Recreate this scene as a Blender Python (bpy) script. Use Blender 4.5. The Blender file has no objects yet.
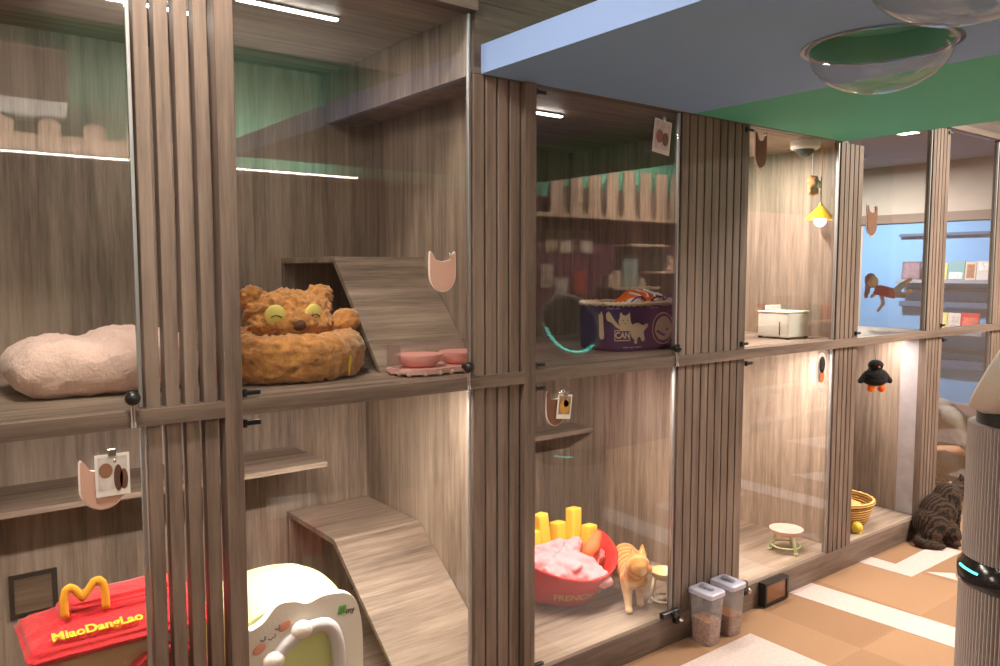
import bpy, bmesh, math, random
from mathutils import Vector, Matrix, noise
random.seed(7)
PI = math.pi
scn = bpy.context.scene
COL = scn.collection
H = 1.508
CAM = Vector((0, -2.03, H))
FH = Vector((0.6097, 0.7926, 0)); RR = Vector((0.7926, -0.6097, 0))   # view heading / right, on the floor

# ------------------------------------------------------------------ materials
def newmat(name):
    m = bpy.data.materials.new(name); m.use_nodes = True
    nt = m.node_tree; nt.nodes.clear()
    out = nt.nodes.new('ShaderNodeOutputMaterial')
    return m, nt, out
def N(nt, t, **kw):
    n = nt.nodes.new(t)
    for k, v in kw.items():
        if k in n.inputs: n.inputs[k].default_value = v
        else: setattr(n, k, v)
    return n
def c4(c): return (c[0], c[1], c[2], 1)
def s2l(r, g, b):
    f = lambda v: (v/255/12.92) if v/255 <= .04045 else ((v/255+.055)/1.055)**2.4
    return (f(r), f(g), f(b))
def ramp(nt, fac, stops):
    r = nt.nodes.new('ShaderNodeValToRGB'); e = r.color_ramp.elements
    while len(e) < len(stops): e.new(.5)
    for el, (p, c) in zip(e, stops): el.position = p; el.color = c4(c)
    nt.links.new(fac, r.inputs[0]); return r
def wood(name, axis='z', k=1.0, tint=(1, 1, 1), rough=.5, off=0.0):
    m, nt, out = newmat(name)
    tc = N(nt, 'ShaderNodeTexCoord')
    def mp(a, b):
        s = {'x': (a, b, b), 'y': (b, a, b), 'z': (b, b, a)}[axis]
        q = N(nt, 'ShaderNodeMapping'); q.inputs['Scale'].default_value = s; q.inputs['Location'].default_value = (off, off*1.7, off*.6)
        nt.links.new(tc.outputs['Object'], q.inputs[0]); return q
    n1 = N(nt, 'ShaderNodeTexNoise', Scale=1.0, Detail=6.0, Roughness=.65); nt.links.new(mp(1.6, 34).outputs[0], n1.inputs['Vector'])
    n2 = N(nt, 'ShaderNodeTexNoise', Scale=1.0, Detail=3.0, Distortion=.6); nt.links.new(mp(.8, 4).outputs[0], n2.inputs['Vector'])
    n3 = N(nt, 'ShaderNodeTexNoise', Scale=1.0, Detail=2.0); nt.links.new(mp(10, 170).outputs[0], n3.inputs['Vector'])
    a = N(nt, 'ShaderNodeMath', operation='MULTIPLY_ADD'); nt.links.new(n1.outputs[0], a.inputs[0]); a.inputs[1].default_value = .46
    b = N(nt, 'ShaderNodeMath', operation='MULTIPLY'); nt.links.new(n2.outputs[0], b.inputs[0]); b.inputs[1].default_value = .45
    nt.links.new(b.outputs[0], a.inputs[2])
    d = N(nt, 'ShaderNodeMath', operation='MULTIPLY_ADD'); nt.links.new(n3.outputs[0], d.inputs[0]); d.inputs[1].default_value = .16
    nt.links.new(a.outputs[0], d.inputs[2])
    T = lambda c: tuple(c[i]*k*tint[i] for i in range(3))
    r = ramp(nt, d.outputs[0], [(.36, T((.09, .066, .052))), (.46, T((.195, .146, .118))), (.56, T((.315, .242, .197))), (.68, T((.46, .366, .298)))])
    p = N(nt, 'ShaderNodeBsdfPrincipled', Roughness=rough); nt.links.new(r.outputs[0], p.inputs['Base Color'])
    bp = N(nt, 'ShaderNodeBump', Strength=.12, Distance=.004); nt.links.new(d.outputs[0], bp.inputs['Height']); nt.links.new(bp.outputs[0], p.inputs['Normal'])
    nt.links.new(p.outputs[0], out.inputs[0]); return m
def plain(name, col, rough=.5, metal=0.0, bump=0.0, bscale=60, var=0.0, vscale=8, sheen=0.0, spec=None, emit=0.0):
    m, nt, out = newmat(name)
    p = N(nt, 'ShaderNodeBsdfPrincipled', Roughness=rough, Metallic=metal); p.inputs['Base Color'].default_value = c4(col)
    if spec is not None: p.inputs['Specular IOR Level'].default_value = spec
    if sheen: p.inputs['Sheen Weight'].default_value = sheen
    if emit: p.inputs['Emission Color'].default_value = c4(col); p.inputs['Emission Strength'].default_value = emit
    tc = N(nt, 'ShaderNodeTexCoord')
    if var:
        n = N(nt, 'ShaderNodeTexNoise', Scale=vscale, Detail=4.0); nt.links.new(tc.outputs['Object'], n.inputs['Vector'])
        r = ramp(nt, n.outputs[0], [(.3, tuple(v*(1-var) for v in col)), (.7, tuple(min(1, v*(1+var)) for v in col))])
        nt.links.new(r.outputs[0], p.inputs['Base Color'])
    if bump:
        n = N(nt, 'ShaderNodeTexNoise', Scale=bscale, Detail=5.0); nt.links.new(tc.outputs['Object'], n.inputs['Vector'])
        b = N(nt, 'ShaderNodeBump', Strength=bump, Distance=.006); nt.links.new(n.outputs[0], b.inputs['Height']); nt.links.new(b.outputs[0], p.inputs['Normal'])
    nt.links.new(p.outputs[0], out.inputs[0]); return m
def emis(name, col, s):
    m, nt, out = newmat(name); e = N(nt, 'ShaderNodeEmission', Strength=s); e.inputs[0].default_value = c4(col)
    nt.links.new(e.outputs[0], out.inputs[0]); return m
def glassy(name, ior=1.5, tint=(.97, .98, .97), haze=0.0, rough=0.0, hazecol=(.8, .8, .85)):
    m, nt, out = newmat(name)
    fr = N(nt, 'ShaderNodeFresnel'); ge = N(nt, 'ShaderNodeNewGeometry')
    mr = N(nt, 'ShaderNodeMapRange'); mr.inputs[3].default_value = ior; mr.inputs[4].default_value = 1/ior
    nt.links.new(ge.outputs['Backfacing'], mr.inputs[0]); nt.links.new(mr.outputs[0], fr.inputs['IOR'])
    t = N(nt, 'ShaderNodeBsdfTransparent'); t.inputs[0].default_value = c4(tint)
    g = N(nt, 'ShaderNodeBsdfGlossy', Roughness=rough)
    mx = N(nt, 'ShaderNodeMixShader'); nt.links.new(fr.outputs[0], mx.inputs[0]); 
    base = t
    if haze:
        df = N(nt, 'ShaderNodeBsdfDiffuse'); df.inputs[0].default_value = c4(hazecol)
        hm = N(nt, 'ShaderNodeMixShader'); hm.inputs[0].default_value = haze
        nt.links.new(t.outputs[0], hm.inputs[1]); nt.links.new(df.outputs[0], hm.inputs[2]); base = hm
    nt.links.new(base.outputs[0], mx.inputs[1]); nt.links.new(g.outputs[0], mx.inputs[2])
    nt.links.new(mx.outputs[0], out.inputs[0]); return m
def stripes(name, c1, c2, axis=1, scale=30, dist=4.0, lo=.35, hi=.6, rough=.8, belly=None, sheen=.3):
    m, nt, out = newmat(name)
    tc = N(nt, 'ShaderNodeTexCoord'); w = N(nt, 'ShaderNodeTexWave', Scale=scale, Distortion=dist, Detail=3.0)
    w.bands_direction = 'XYZ'[axis]; w.inputs['Detail Scale'].default_value = 2.0
    nt.links.new(tc.outputs['Object'], w.inputs['Vector'])
    r = ramp(nt, w.outputs['Fac'], [(lo, c1), (hi, c2)])
    p = N(nt, 'ShaderNodeBsdfPrincipled', Roughness=rough); p.inputs['Sheen Weight'].default_value = sheen
    src = r.outputs[0]
    if belly:
        sx = N(nt, 'ShaderNodeSeparateXYZ'); nt.links.new(tc.outputs['Object'], sx.inputs[0])
        mr = N(nt, 'ShaderNodeMapRange'); mr.inputs[1].default_value = belly[0]; mr.inputs[2].default_value = belly[1]; mr.inputs[3].default_value = .85; mr.inputs[4].default_value = 0
        nt.links.new(sx.outputs[2], mr.inputs[0])
        mx = N(nt, 'ShaderNodeMixRGB'); nt.links.new(mr.outputs[0], mx.inputs[0]); nt.links.new(src, mx.inputs[1]); mx.inputs[2].default_value = c4(belly[2]); src = mx.outputs[0]
    nt.links.new(src, p.inputs['Base Color'])
    n = N(nt, 'ShaderNodeTexNoise', Scale=180.0, Detail=3.0); nt.links.new(tc.outputs['Object'], n.inputs['Vector'])
    b = N(nt, 'ShaderNodeBump', Strength=.6, Distance=.004); nt.links.new(n.outputs[0], b.inputs['Height']); nt.links.new(b.outputs[0], p.inputs['Normal'])
    nt.links.new(p.outputs[0], out.inputs[0]); return m

W_z = wood('grey oak laminate upright', 'z')
W_x = wood('grey oak laminate lengthwise', 'x')
W_y = wood('grey oak laminate crosswise', 'y')
W_slat = wood('grey oak slats', 'z', k=.60, tint=(1, .96, .97), off=3.1)
W_rail = wood('grey oak rail', 'x', k=.58, tint=(1, .96, .97), off=1.3)
W_dark = wood('dark walnut boards', 'x', k=.55, tint=(1, .9, .8), off=2.2)
W_cream = wood('pale fence wood', 'z', k=1.7, tint=(1.05, .98, .9), off=5)
GLASS = glassy('clear glass', 1.54)
ACRYL = glassy('clear acrylic', 1.45, (.95, .95, .96), haze=.05)
TUB = glassy('frosted clear plastic', 1.45, (.86, .86, .89), haze=.2, rough=.15)
BLACK = plain('black plastic', (.012, .012, .014), .35)
CHROME = plain('chrome', (.75, .75, .77), .18, 1.0)
ALU = plain('brushed aluminium', (.45, .45, .47), .5, 1.0)
WHITE = plain('white plastic', (.86, .85, .83), .4)
LED = emis('led strip light', (1, .93, .86), 26)
BLUE = plain('blue paint', s2l(138, 184, 240), .75)
GREEN = plain('teal green paint', s2l(88, 192, 170), .75)
LBLUE = plain('pale blue paint', s2l(146, 178, 235), .7)

# ------------------------------------------------------------------ mesh helpers
def box(bm, x0, x1, y0, y1, z0, z1, mi=0, bev=0):
    vs = [bm.verts.new(p) for p in ((x0,y0,z0),(x1,y0,z0),(x1,y1,z0),(x0,y1,z0),(x0,y0,z1),(x1,y0,z1),(x1,y1,z1),(x0,y1,z1))]
    fs = [bm.faces.new([vs[i] for i in f]) for f in ((3,2,1,0),(4,5,6,7),(0,1,5,4),(1,2,6,5),(2,3,7,6),(3,0,4,7))]
    for f in fs: f.material_index = mi
    if bev:
        es = list({e for f in fs for e in f.edges})
        r = bmesh.ops.bevel(bm, geom=es, offset=bev, segments=3, affect='EDGES', profile=.6)
        for f in r['faces']: f.material_index = mi
    return vs
def prism(bm, pts, axis, a, b, mi=0):
    """extrude a closed 2-D outline along an axis from a to b"""
    def P(p, t): return {'x': (t, p[0], p[1]), 'y': (p[0], t, p[1]), 'z': (p[0], p[1], t)}[axis]
    v0 = [bm.verts.new(P(p, a)) for p in pts]; v1 = [bm.verts.new(P(p, b)) for p in pts]
    n = len(pts); fs = []
    for i in range(n): fs.append(bm.faces.new((v0[i], v0[(i+1) % n], v1[(i+1) % n], v1[i])))
    fs.append(bm.faces.new(v0[::-1])); fs.append(bm.faces.new(v1))
    for f in fs: f.material_index = mi
    return fs
def sph(bm, c, r, mat=None, u=24, v=16, mi=0):
    if not hasattr(r, '__len__'): r = (r, r, r)
    M = Matrix.Translation(c) @ (mat.to_4x4() if mat else Matrix.Identity(4)) @ Matrix.Diagonal((*r, 1))
    d = bmesh.ops.create_uvsphere(bm, u_segments=u, v_segments=v, radius=1, matrix=M)
    for f in {f for vv in d['verts'] for f in vv.link_faces}: f.material_index = mi
def cyl(bm, p0, p1, r0, r1=None, seg=20, mi=0, cap=True):
    p0, p1 = Vector(p0), Vector(p1); d = p1-p0; L = d.length; r1 = r0 if r1 is None else r1
    M = Matrix.Translation((p0+p1)/2) @ d.to_track_quat('Z', 'Y').to_matrix().to_4x4()
    q = bmesh.ops.create_cone(bm, cap_ends=cap, segments=seg, radius1=r0, radius2=r1, depth=L, matrix=M)
    for f in {f for vv in q['verts'] for f in vv.link_faces}: f.material_index = mi
def tube(bm, pts, r, seg=10, closed=False, mi=0, rf=None, up=(0, 0, 1)):
    pts = [Vector(p) for p in pts]; n = len(pts); rings = []
    up = Vector(up)
    for i, p in enumerate(pts):
        a = pts[(i-1) % n] if (closed or i > 0) else p; b = pts[(i+1) % n] if (closed or i < n-1) else p
        t = (b-a).normalized(); s = t.cross(up)
        if s.length < 1e-4: s = t.cross(Vector((1, 0, 0)))
        s.normalize(); u = s.cross(t); rr = rf(i/n) if rf else r
        rings.append([bm.verts.new(p + (s*math.cos(2*PI*k/seg)+u*math.sin(2*PI*k/seg))*rr) for k in range(seg)])
    for i in range(n if closed else n-1):
        A, B = rings[i], rings[(i+1) % n]
        for k in range(seg): bm.faces.new((A[k], A[(k+1) % seg], B[(k+1) % seg], B[k])).material_index = mi
    if not closed:
        bm.faces.new(rings[0][::-1]).material_index = mi; bm.faces.new(rings[-1]).material_index = mi
def lathe(bm, prof, seg=48, fn=None, mi=0, loop=False):
    """prof: list of (r,z); fn(angle,r,z) -> xyz"""
    fn = fn or (lambda a, r, z: (r*math.cos(a), r*math.sin(a), z))
    rings = []
    for r, z in prof:
        if r < 1e-6: rings.append([bm.verts.new(fn(0, 0, z))])
        else: rings.append([bm.verts.new(fn(2*PI*k/seg, r, z)) for k in range(seg)])
    prs = list(zip(rings, rings[1:]))
    if loop: prs.append((rings[-1], rings[0]))
    for A, B in prs:
        for k in range(seg):
            k2 = (k+1) % seg
            if len(A) == 1 and len(B) == 1: continue
            if len(A) == 1: f = (A[0], B[k2], B[k])
            elif len(B) == 1: f = (A[k], A[k2], B[0])
            else: f = (A[k], A[k2], B[k2], B[k])
            bm.faces.new(f).material_index = mi
def fuzz(bm, amp, sc, amp2=0, sc2=1, seed=0):
    bm.normal_update()
    for v in bm.verts:
        q = v.co*sc + Vector((seed, seed, seed))
        d = noise.noise(q)*amp
        if amp2: d += (abs(noise.noise(v.co*sc2+Vector((seed, 3, 1))))-.25)*amp2
        v.co += v.normal*d
def obj(name, bm, mats, parent=None, smooth=False, recalc=True, loc=None, rot=None):
    if recalc: bmesh.ops.recalc_face_normals(bm, faces=bm.faces)
    me = bpy.data.meshes.new(name); bm.to_mesh(me); bm.free()
    o = bpy.data.objects.new(name, me); COL.objects.link(o)
    for m in (mats if isinstance(mats, (list, tuple)) else [mats]): me.materials.append(m)
    if smooth:
        for p in me.polygons: p.use_smooth = True
        if smooth != True: me.set_sharp_from_angle(angle=math.radians(smooth))
    if parent: o.parent = parent
    if loc: o.location = loc
    if rot: o.rotation_euler = rot
    return o
def B(): return bmesh.new()
def tag(o, label, cat, group=None, kind=None):
    o['label'] = label; o['category'] = cat
    if group: o['group'] = group
    if kind: o['kind'] = kind
    return o
def thing(name, label, cat, loc=(0, 0, 0), rz=0, group=None, rot=None):
    o = bpy.data.objects.new(name, None); COL.objects.link(o); o.location = loc
    o.rotation_euler = rot if rot else (0, 0, rz); o.empty_display_size = .05
    return tag(o, label, cat, group, 'thing')
def struct(name, bm, mats, smooth=False):
    o = obj(name, bm, mats, smooth=smooth); o['kind'] = 'structure'; return o
def evald(o):
    dg = bpy.context.evaluated_depsgraph_get(); dg.update()
    me = bpy.data.meshes.new_from_object(o.evaluated_get(dg)); old = o.data
    o.modifiers.clear(); o.data = me; me.name = o.name
    return o
def blob(name, prims, mats, parent=None, vox=.006, smooth=6, fz=None, loc=None, rot=None):
    """one continuous skin grown over spheres ('s',c,r[,rot]) and tapered limbs ('c',p0,r0,p1,r1)"""
    bm = B()
    for q in prims:
        if q[0] == 's': sph(bm, q[1], q[2], q[3] if len(q) > 3 else None, 20, 14)
        else:
            p0, r0, p1, r1 = Vector(q[1]), q[2], Vector(q[3]), q[4]
            n = max(3, int((p1-p0).length/max(min(r0, r1)*.5, .003)))
            n = min(n, 24)
            for i in range(n+1):
                t = i/n; sph(bm, p0.lerp(p1, t), r0+(r1-r0)*t, None, 14, 10)
    o = obj(name, bm, mats, parent, recalc=False)
    m = o.modifiers.new('r', 'REMESH'); m.mode = 'VOXEL'; m.voxel_size = vox; m.use_smooth_shade = True
    if smooth: s = o.modifiers.new('s', 'SMOOTH'); s.iterations = smooth; s.factor = .5
    evald(o)
    if fz:
        b2 = B(); b2.from_mesh(o.data); fuzz(b2, *fz); b2.to_mesh(o.data); b2.free()
    for p in o.data.polygons: p.use_smooth = True
    if not o.data.materials:
        for mm in (mats if isinstance(mats, (list, tuple)) else [mats]): o.data.materials.append(mm)
    if loc: o.location = loc
    if rot: o.rotation_euler = rot
    return o
def text_mesh(name, s, size, mat, parent, M, ext=.003, bold=0.0, mapf=None, align='CENTER'):
    cu = bpy.data.curves.new(name, 'FONT'); cu.body = s; cu.size = size; cu.extrude = ext if not mapf else 0; cu.offset = bold
    cu.align_x = align; cu.align_y = 'CENTER'
    t = bpy.data.objects.new(name, cu); COL.objects.link(t)
    dg = bpy.context.evaluated_depsgraph_get(); dg.update()
    me = bpy.data.meshes.new_from_object(t.evaluated_get(dg)); bpy.data.objects.remove(t)
    if mapf:
        for v in me.vertices: v.co = mapf(v.co.x, v.co.y)
    else: me.transform(M)
    o = bpy.data.objects.new(name, me); COL.objects.link(o); me.materials.clear(); me.materials.append(mat); o.parent = parent
    return o
def flat(name, pts, mapf, mat, parent, cuts=0):
    """flat figure printed on a curved wall: outline mapped through mapf(u,v)"""
    bm = B(); vs = [bm.verts.new((u, v, 0)) for u, v in pts]; bm.faces.new(vs)
    bmesh.ops.triangulate(bm, faces=bm.faces)
    for _ in range(cuts):
        bmesh.ops.subdivide_edges(bm, edges=[e for e in bm.edges if e.calc_length() > .012], cuts=1); bmesh.ops.triangulate(bm, faces=bm.faces)
    for v in bm.verts: v.co = mapf(v.co.x, v.co.y)
    return obj(name, bm, mat, parent, recalc=False)
def ell(cx, cy, rx, ry, n=24, a0=0, a1=2*PI): return [(cx+rx*math.cos(a0+(a1-a0)*i/n), cy+ry*math.sin(a0+(a1-a0)*i/n)) for i in range(n)]
def closed_curve(ctrl, n=6):
    out = []; m = len(ctrl)
    for i in range(m):
        p0, p1, p2, p3 = (Vector(ctrl[(i+k-1) % m]) for k in range(4))
        for j in range(n):
            t = j/n
            out.append(tuple(.5*((2*p1)+(-p0+p2)*t+(2*p0-5*p1+4*p2-p3)*t*t+(-p0+3*p1-3*p2+p3)*t**3)))
    return out

# ------------------------------------------------------------------ key dimensions
ZF, ZR0, ZR1, ZH, ZT = .115, 1.133, 1.173, 2.113, 2.295     # suite floor, rail, low header, high header
YB = 1.04
COLS = [(-.51, -.27, 5), (.473, .702, 5), (1.449, 1.689, 5), (2.438, 2.868, 9), (3.594, 3.799, 5), (4.538, 4.735, 5), (5.423, 5.63, 5)]
PX = [-.39, 1.62, 2.83, 3.70, 4.585]                          # partitions
XE = 6.9                                                     # blue end wall of the room beyond
YO = -2.6                                                    # opposite wall

# ------------------------------------------------------------------ setting
def carpet():
    m, nt, out = newmat('brown carpet'); tc = N(nt, 'ShaderNodeTexCoord')
    n = N(nt, 'ShaderNodeTexNoise', Scale=240.0, Detail=4.0); nt.links.new(tc.outputs['Object'], n.inputs['Vector'])
    n2 = N(nt, 'ShaderNodeTexNoise', Scale=3.0, Detail=2.0); nt.links.new(tc.outputs['Object'], n2.inputs['Vector'])
    ck = N(nt, 'ShaderNodeTexChecker', Scale=2.0); nt.links.new(tc.outputs['Object'], ck.inputs['Vector'])
    ck.inputs[1].default_value = c4((.33, .19, .108)); ck.inputs[2].default_value = c4((.38, .225, .13))
    mx = N(nt, 'ShaderNodeMixRGB', blend_type='MULTIPLY'); mx.inputs[0].default_value = .55
    r = ramp(nt, n.outputs[0], [(.3, (.55, .5, .45)), (.7, (1, 1, 1))])
    nt.links.new(ck.outputs[0], mx.inputs[1]); nt.links.new(r.outputs[0], mx.inputs[2])
    p = N(nt, 'ShaderNodeBsdfPrincipled', Roughness=.95); nt.links.new(mx.outputs[0], p.inputs['Base Color'])
    b = N(nt, 'ShaderNodeBump', Strength=.5, Distance=.004); nt.links.new(n.outputs[0], b.inputs['Height']); nt.links.new(b.outputs[0], p.inputs['Normal'])
    nt.links.new(p.outputs[0], out.inputs[0]); return m
CARPET = carpet(); PALE = plain('pale carpet inlay', (.57, .47, .455), .95, bump=.5, bscale=240, var=.1, vscale=90)
bm = B(); box(bm, -1.3, 9.5, -2.7, 3.1, -.1, 0)
inl = [[(2.76,-.15),(2.76,-1.1),(2.05,-1.1),(2.05,-.15)],
       [(3.26,-.01),(3.45,0.0),(3.49,-.63),(3.55,-1.5),(3.36,-1.5),(3.30,-.71)],
       [(3.90,.0),(4.02,.0),(4.02,-.14),(4.40,-.13),(4.49,-.2),(4.48,-.27),(3.91,-.27)],
       [(4.03,-.28),(4.13,-.38),(4.04,-.43)],
       [(4.6,-.6),(4.6,-1.7),(4.8,-1.7),(4.8,-.6)],[(3.8,-1.1),(4.5,-1.1),(4.5,-1.3),(3.8,-1.3)],
       [(5.2,-.2),(6.0,-.9),(5.2,-1.2)],[(6.1,-.3),(6.9,-.3),(6.9,-.5),(6.1,-.5)],[(6.2,-1.0),(7.0,-1.7),(6.2,-1.9)],[(7.2,-.4),(8.0,-1.2),(7.3,-1.5)],
       [(.6,-.4),(1.4,-.4),(1.4,-.6),(.6,-.6)],[(5.0,.5),(5.2,.5),(5.2,1.6),(5.0,1.6)],[(5.7,.2),(6.5,.2),(6.5,.4),(5.7,.4)]]
for k, q in enumerate(inl):
    prism(bm, q, 'z', .0, .0015, 1)
struct('floor', bm, [CARPET, PALE])
CEIL = plain('beige ceiling paint', (.42, .36, .33), .9); BEIGE = plain('beige wall paint', s2l(205, 190, 180), .8, var=.04)
bm = B(); box(bm, -1.3, 9.5, -2.7, .02, 2.8, 2.9); struct('ceiling', bm, CEIL)
bm = B(); box(bm, 4.62, 9.5, .02, 3.1, 2.40, 2.5); struct('ceiling_beyond', bm, plain('lilac grey ceiling', s2l(180, 172, 178), .9))
# suite shell
def shell(name, *bx, m=W_z):
    bm = B()
    for q in bx: box(bm, *q)
    return struct(name, bm, m)
shell('wall_back', (-.39, 4.62, YB, YB+.03, 0, 2.33))
shell('partition_left', (-.42, -.39, 0.03, YB, 0, 2.33), m=W_z)
for i, x in enumerate(PX[1:4]):
    shell('partition_%d' % (i+1), (x, x+.03, .032, YB, ZF, 2.33))
bm = B(); box(bm, 4.555, 4.615, .012, YB, ZF, ZR0); 
struct('partition_end', bm, W_z)
bm = B(); box(bm, 4.549, 4.554, .012, .125, ZF+.002, ZR0-.002); struct('trim_end', bm, plain('blue lit laminate', (.42, .39, .42), .4, var=.12, vscale=14))  # partition's front edge; blue light on it is put into the paler colour
shell('floor_lower_suites', (-.39, 4.615, .012, YB, 0.0, ZF), m=W_x)
shell('floor_upper_suites', (-.39, 4.615, .032, YB, ZR0, ZR1), m=W_x)
shell('ceiling_high_suites', (-.39, 1.62, .02, YB, ZT+.01, ZT+.04), (3.73, 4.62, .02, YB, ZT+.01, ZT+.04), m=W_x)
shell('ceiling_low_suites', (1.65, 3.70, .032, YB, ZH, ZH+.03), m=W_x)
shell('trim_soffit', (1.455, 1.619, .01, YB, ZH, ZT+.01), m=W_z)
shell('baseboard_front', (-1.2, 4.62, -.012, .011, 0, ZF), m=W_rail)
shell('trim_header_high', (-1.2, 1.455, -.03, .02, ZT, ZT+.03), (3.60, 5.9, -.03, .02, ZT, ZT+.03), m=W_rail)
shell('trim_header_low', (1.449, 3.62, -.012, .03, ZH, ZH+.02), m=W_rail)
shell('wall_fascia', (-1.2, 9.5, -.015, .02, ZT+.034, 2.8), (1.455, 3.60, -.0145, .02, ZH+.02, ZT+.033), m=wood('dark fascia laminate', 'x', k=.42, tint=(1, .96, .92), off=4))
shell('trim_rail', (-1.2, 5.9, -.03, .032, ZR0, ZR1), m=W_rail)
shell('wall_facade_far', (5.63, 9.5, -.01, .02, 0, ZT+.034), m=W_z)
shell('wall_left', (-1.3, -1.2, -2.7, .1, 0, 2.8), m=BEIGE)
# room beyond
bm = B(); box(bm, XE, XE+.1, .02, 1.62, 0, 1.91); struct('wall_end', bm, plain('sky blue paint', s2l(128, 180, 240), .7, var=.05, vscale=2))
shell('wall_end_upper', (XE, XE+.1, .02, 3.1, 1.985, 2.4), (XE, XE+.1, 1.62, 3.1, 0, 1.985), m=BEIGE)
shell('trim_end_wall', (XE-.02, XE+.05, .02, 1.66, 1.91, 1.985), m=plain('taupe trim', s2l(140, 118, 108), .6))
shell('baseboard_end', (XE-.015, XE, .02, 1.62, 0, .42), m=plain('dusty pink wainscot', s2l(190, 165, 165), .7))
shell('wall_beyond', (4.62, 7.0, 3.0, 3.1, 0, 2.4), m=BEIGE)
shell('wall_aisle_end', (9.4, 9.5, -2.7, 0, 0, 2.8), m=BEIGE)
# opposite wall, seen mirrored in the glass
bm = B(); box(bm, -1.3, 9.5, YO-.1, YO, 2.075, 2.8, 0); box(bm, -1.3, 3.6, YO-.1, YO, 0, 2.075, 1); box(bm, 5.7, 9.5, YO-.1, YO, 0, 2.075, 2)
box(bm, 3.6, 5.7, YO-.1, YO, 0, 2.075, 3)
struct('wall_opposite', bm, [plain('green wall paint', s2l(95, 165, 140), .8, var=.05, vscale=3), W_dark, BEIGE, plain('mauve pegboard', s2l(120, 70, 90), .8)])

# ------------------------------------------------------------------ slatted columns
names_c = ['slatted wood column at the far left end of the suites', 'slatted wood column between the pink bed and the bear bed', 'slatted wood column between the bear suite and the dark purple can bed suite',
           'widest slatted wood column, standing behind the two kibble containers', 'slatted wood column just left of the hanging black bird', 'slatted wood column behind the tabby cat', 'slatted wood column behind the air purifier']
for ci, (x0, x1, n) in enumerate(COLS):
    top = ZH if ci in (2, 3) else ZT
    if ci == 4: top = ZH
    t = thing('slat_column', names_c[ci], 'column', (x0, 0, 0), group='slatted columns between the suites')
    w = x1-x0; p = w/n; gap = .0125 if ci < 2 else .007
    z0 = ZF if ci < 5 else 0.0
    for k in range(n):
        bm = B(); last = (k == n-1 and ci < 3)
        a, b = k*p, (k+1)*p-gap
        if k == n-1: b = w
        box(bm, a, b, -.012 if not last else -.0305, .026, z0, top-.001, 0, .0025)
        obj('slat', bm, W_slat, t)

# ------------------------------------------------------------------ glass doors
DOORS = [(-.265, .468, 1, ZT, 'glass door in front of the fluffy pink bed'), (.706, 1.443, 1, ZT, 'glass door in front of the brown bear bed'),
         (1.693, 2.434, 1, ZH, 'glass door in front of the dark purple can bed'), (2.872, 3.590, 1, ZH, 'glass door in front of the white box and yellow lamp'),
         (3.803, 4.534, 1, ZT, 'glass door in front of the hanging red doll'), (4.739, 5.42, 1, ZT, 'upper glass door right of the hanging red doll'),
         (-.265, .468, 0, 0, 'glass door in front of the red house bed'), (.706, 1.443, 0, 0, 'glass door in front of the white tent bed'),
         (1.693, 2.434, 0, 0, 'glass door in front of the orange cat'), (2.872, 3.590, 0, 0, 'glass door in front of the pink raised bowl'),
         (4.739, 5.42, 0, 0, 'lower glass door behind the tabby cat and the seated person')]
def hinge(t, x, z):
    bm = B(); box(bm, x+.004, x+.048, -.020, -.006, z-.006, z+.006, 0, .003); cyl(bm, (x+.006, -.014, z-.010), (x+.006, -.014, z+.010), .007)
    obj('hinge', bm, BLACK, t, smooth=30)
for i, (x0, x1, up, top, lab) in enumerate(DOORS):
    z0, z1 = (ZR1+.004, top-.004) if up else ((ZF if i != 10 else .01)+.004, ZR0-.004)
    t = thing('glass_gate', lab, 'glass door', ((x0+x1)/2, 0, z0), group='glass doors of the suites')
    a, b = x0-(x0+x1)/2, x1-(x0+x1)/2; h = z1-z0
    bm = B(); box(bm, a+.002, b-.010, -.004, .004, 0, h); obj('pane', bm, GLASS, t)
    bm = B(); box(bm, b-.0095, b, -.006, .006, 0, h, 0, .002); e = obj('edge_strip', bm, ALU, t); e['label'] = 'bright metal edge strip'
    if i in (3, 4, 5):
        hinge(t, a-.035, .018); hinge(t, a-.035, h-.02)
        bm = B(); box(bm, a+.005, a+.035, -.022, -.006, -.028, -.006, 0, .003); obj('catch', bm, BLACK, t)
    else:
        hinge(t, a, .012 if up else .02); hinge(t, a, h-.02)
    if i in (0, 1, 2):
        bm = B(); sph(bm, (b-.03, -.035, .028), .0175); cyl(bm, (b-.03, -.035, .028), (b-.03, -.005, .028), .008)
        obj('knob', bm, BLACK, t, smooth=True)
        bm = B(); cyl(bm, (b-.03, -.03, .01), (b-.03, -.032, -.03), .006); cyl(bm, (b-.03, -.031, -.03), (b-.03, -.034, -.044), .008); obj('latch', bm, CHROME, t, smooth=40)
    if i in (8, 9, 7, 6):
        bm = B(); xx = b-.03 if i == 8 else (a-.01 if i == 9 else b-.03)
        box(bm, xx-.05, xx+.05, -.03, -.006, .006, .03, 0, .006); cyl(bm, (xx+.01, -.03, .018), (xx+.01, -.046, .018), .013)
        box(bm, xx+.025, xx+.06, -.034, -.006, -.03, -.006, 0, .005)
        obj('latch', bm, BLACK, t, smooth=30)
        bm = B(); sph(bm, (xx+.045, -.038, -.012), .012); obj('latch_button', bm, CHROME, t, smooth=True)
# clear side pane of the upper corner suite
bm = B(); box(bm, 4.596, 4.604, .034, YB-.004, ZR1, ZT+.01)
tag(obj('glass_divider', bm, GLASS), 'clear glass side panel behind the hanging red doll', 'glass panel')

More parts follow.
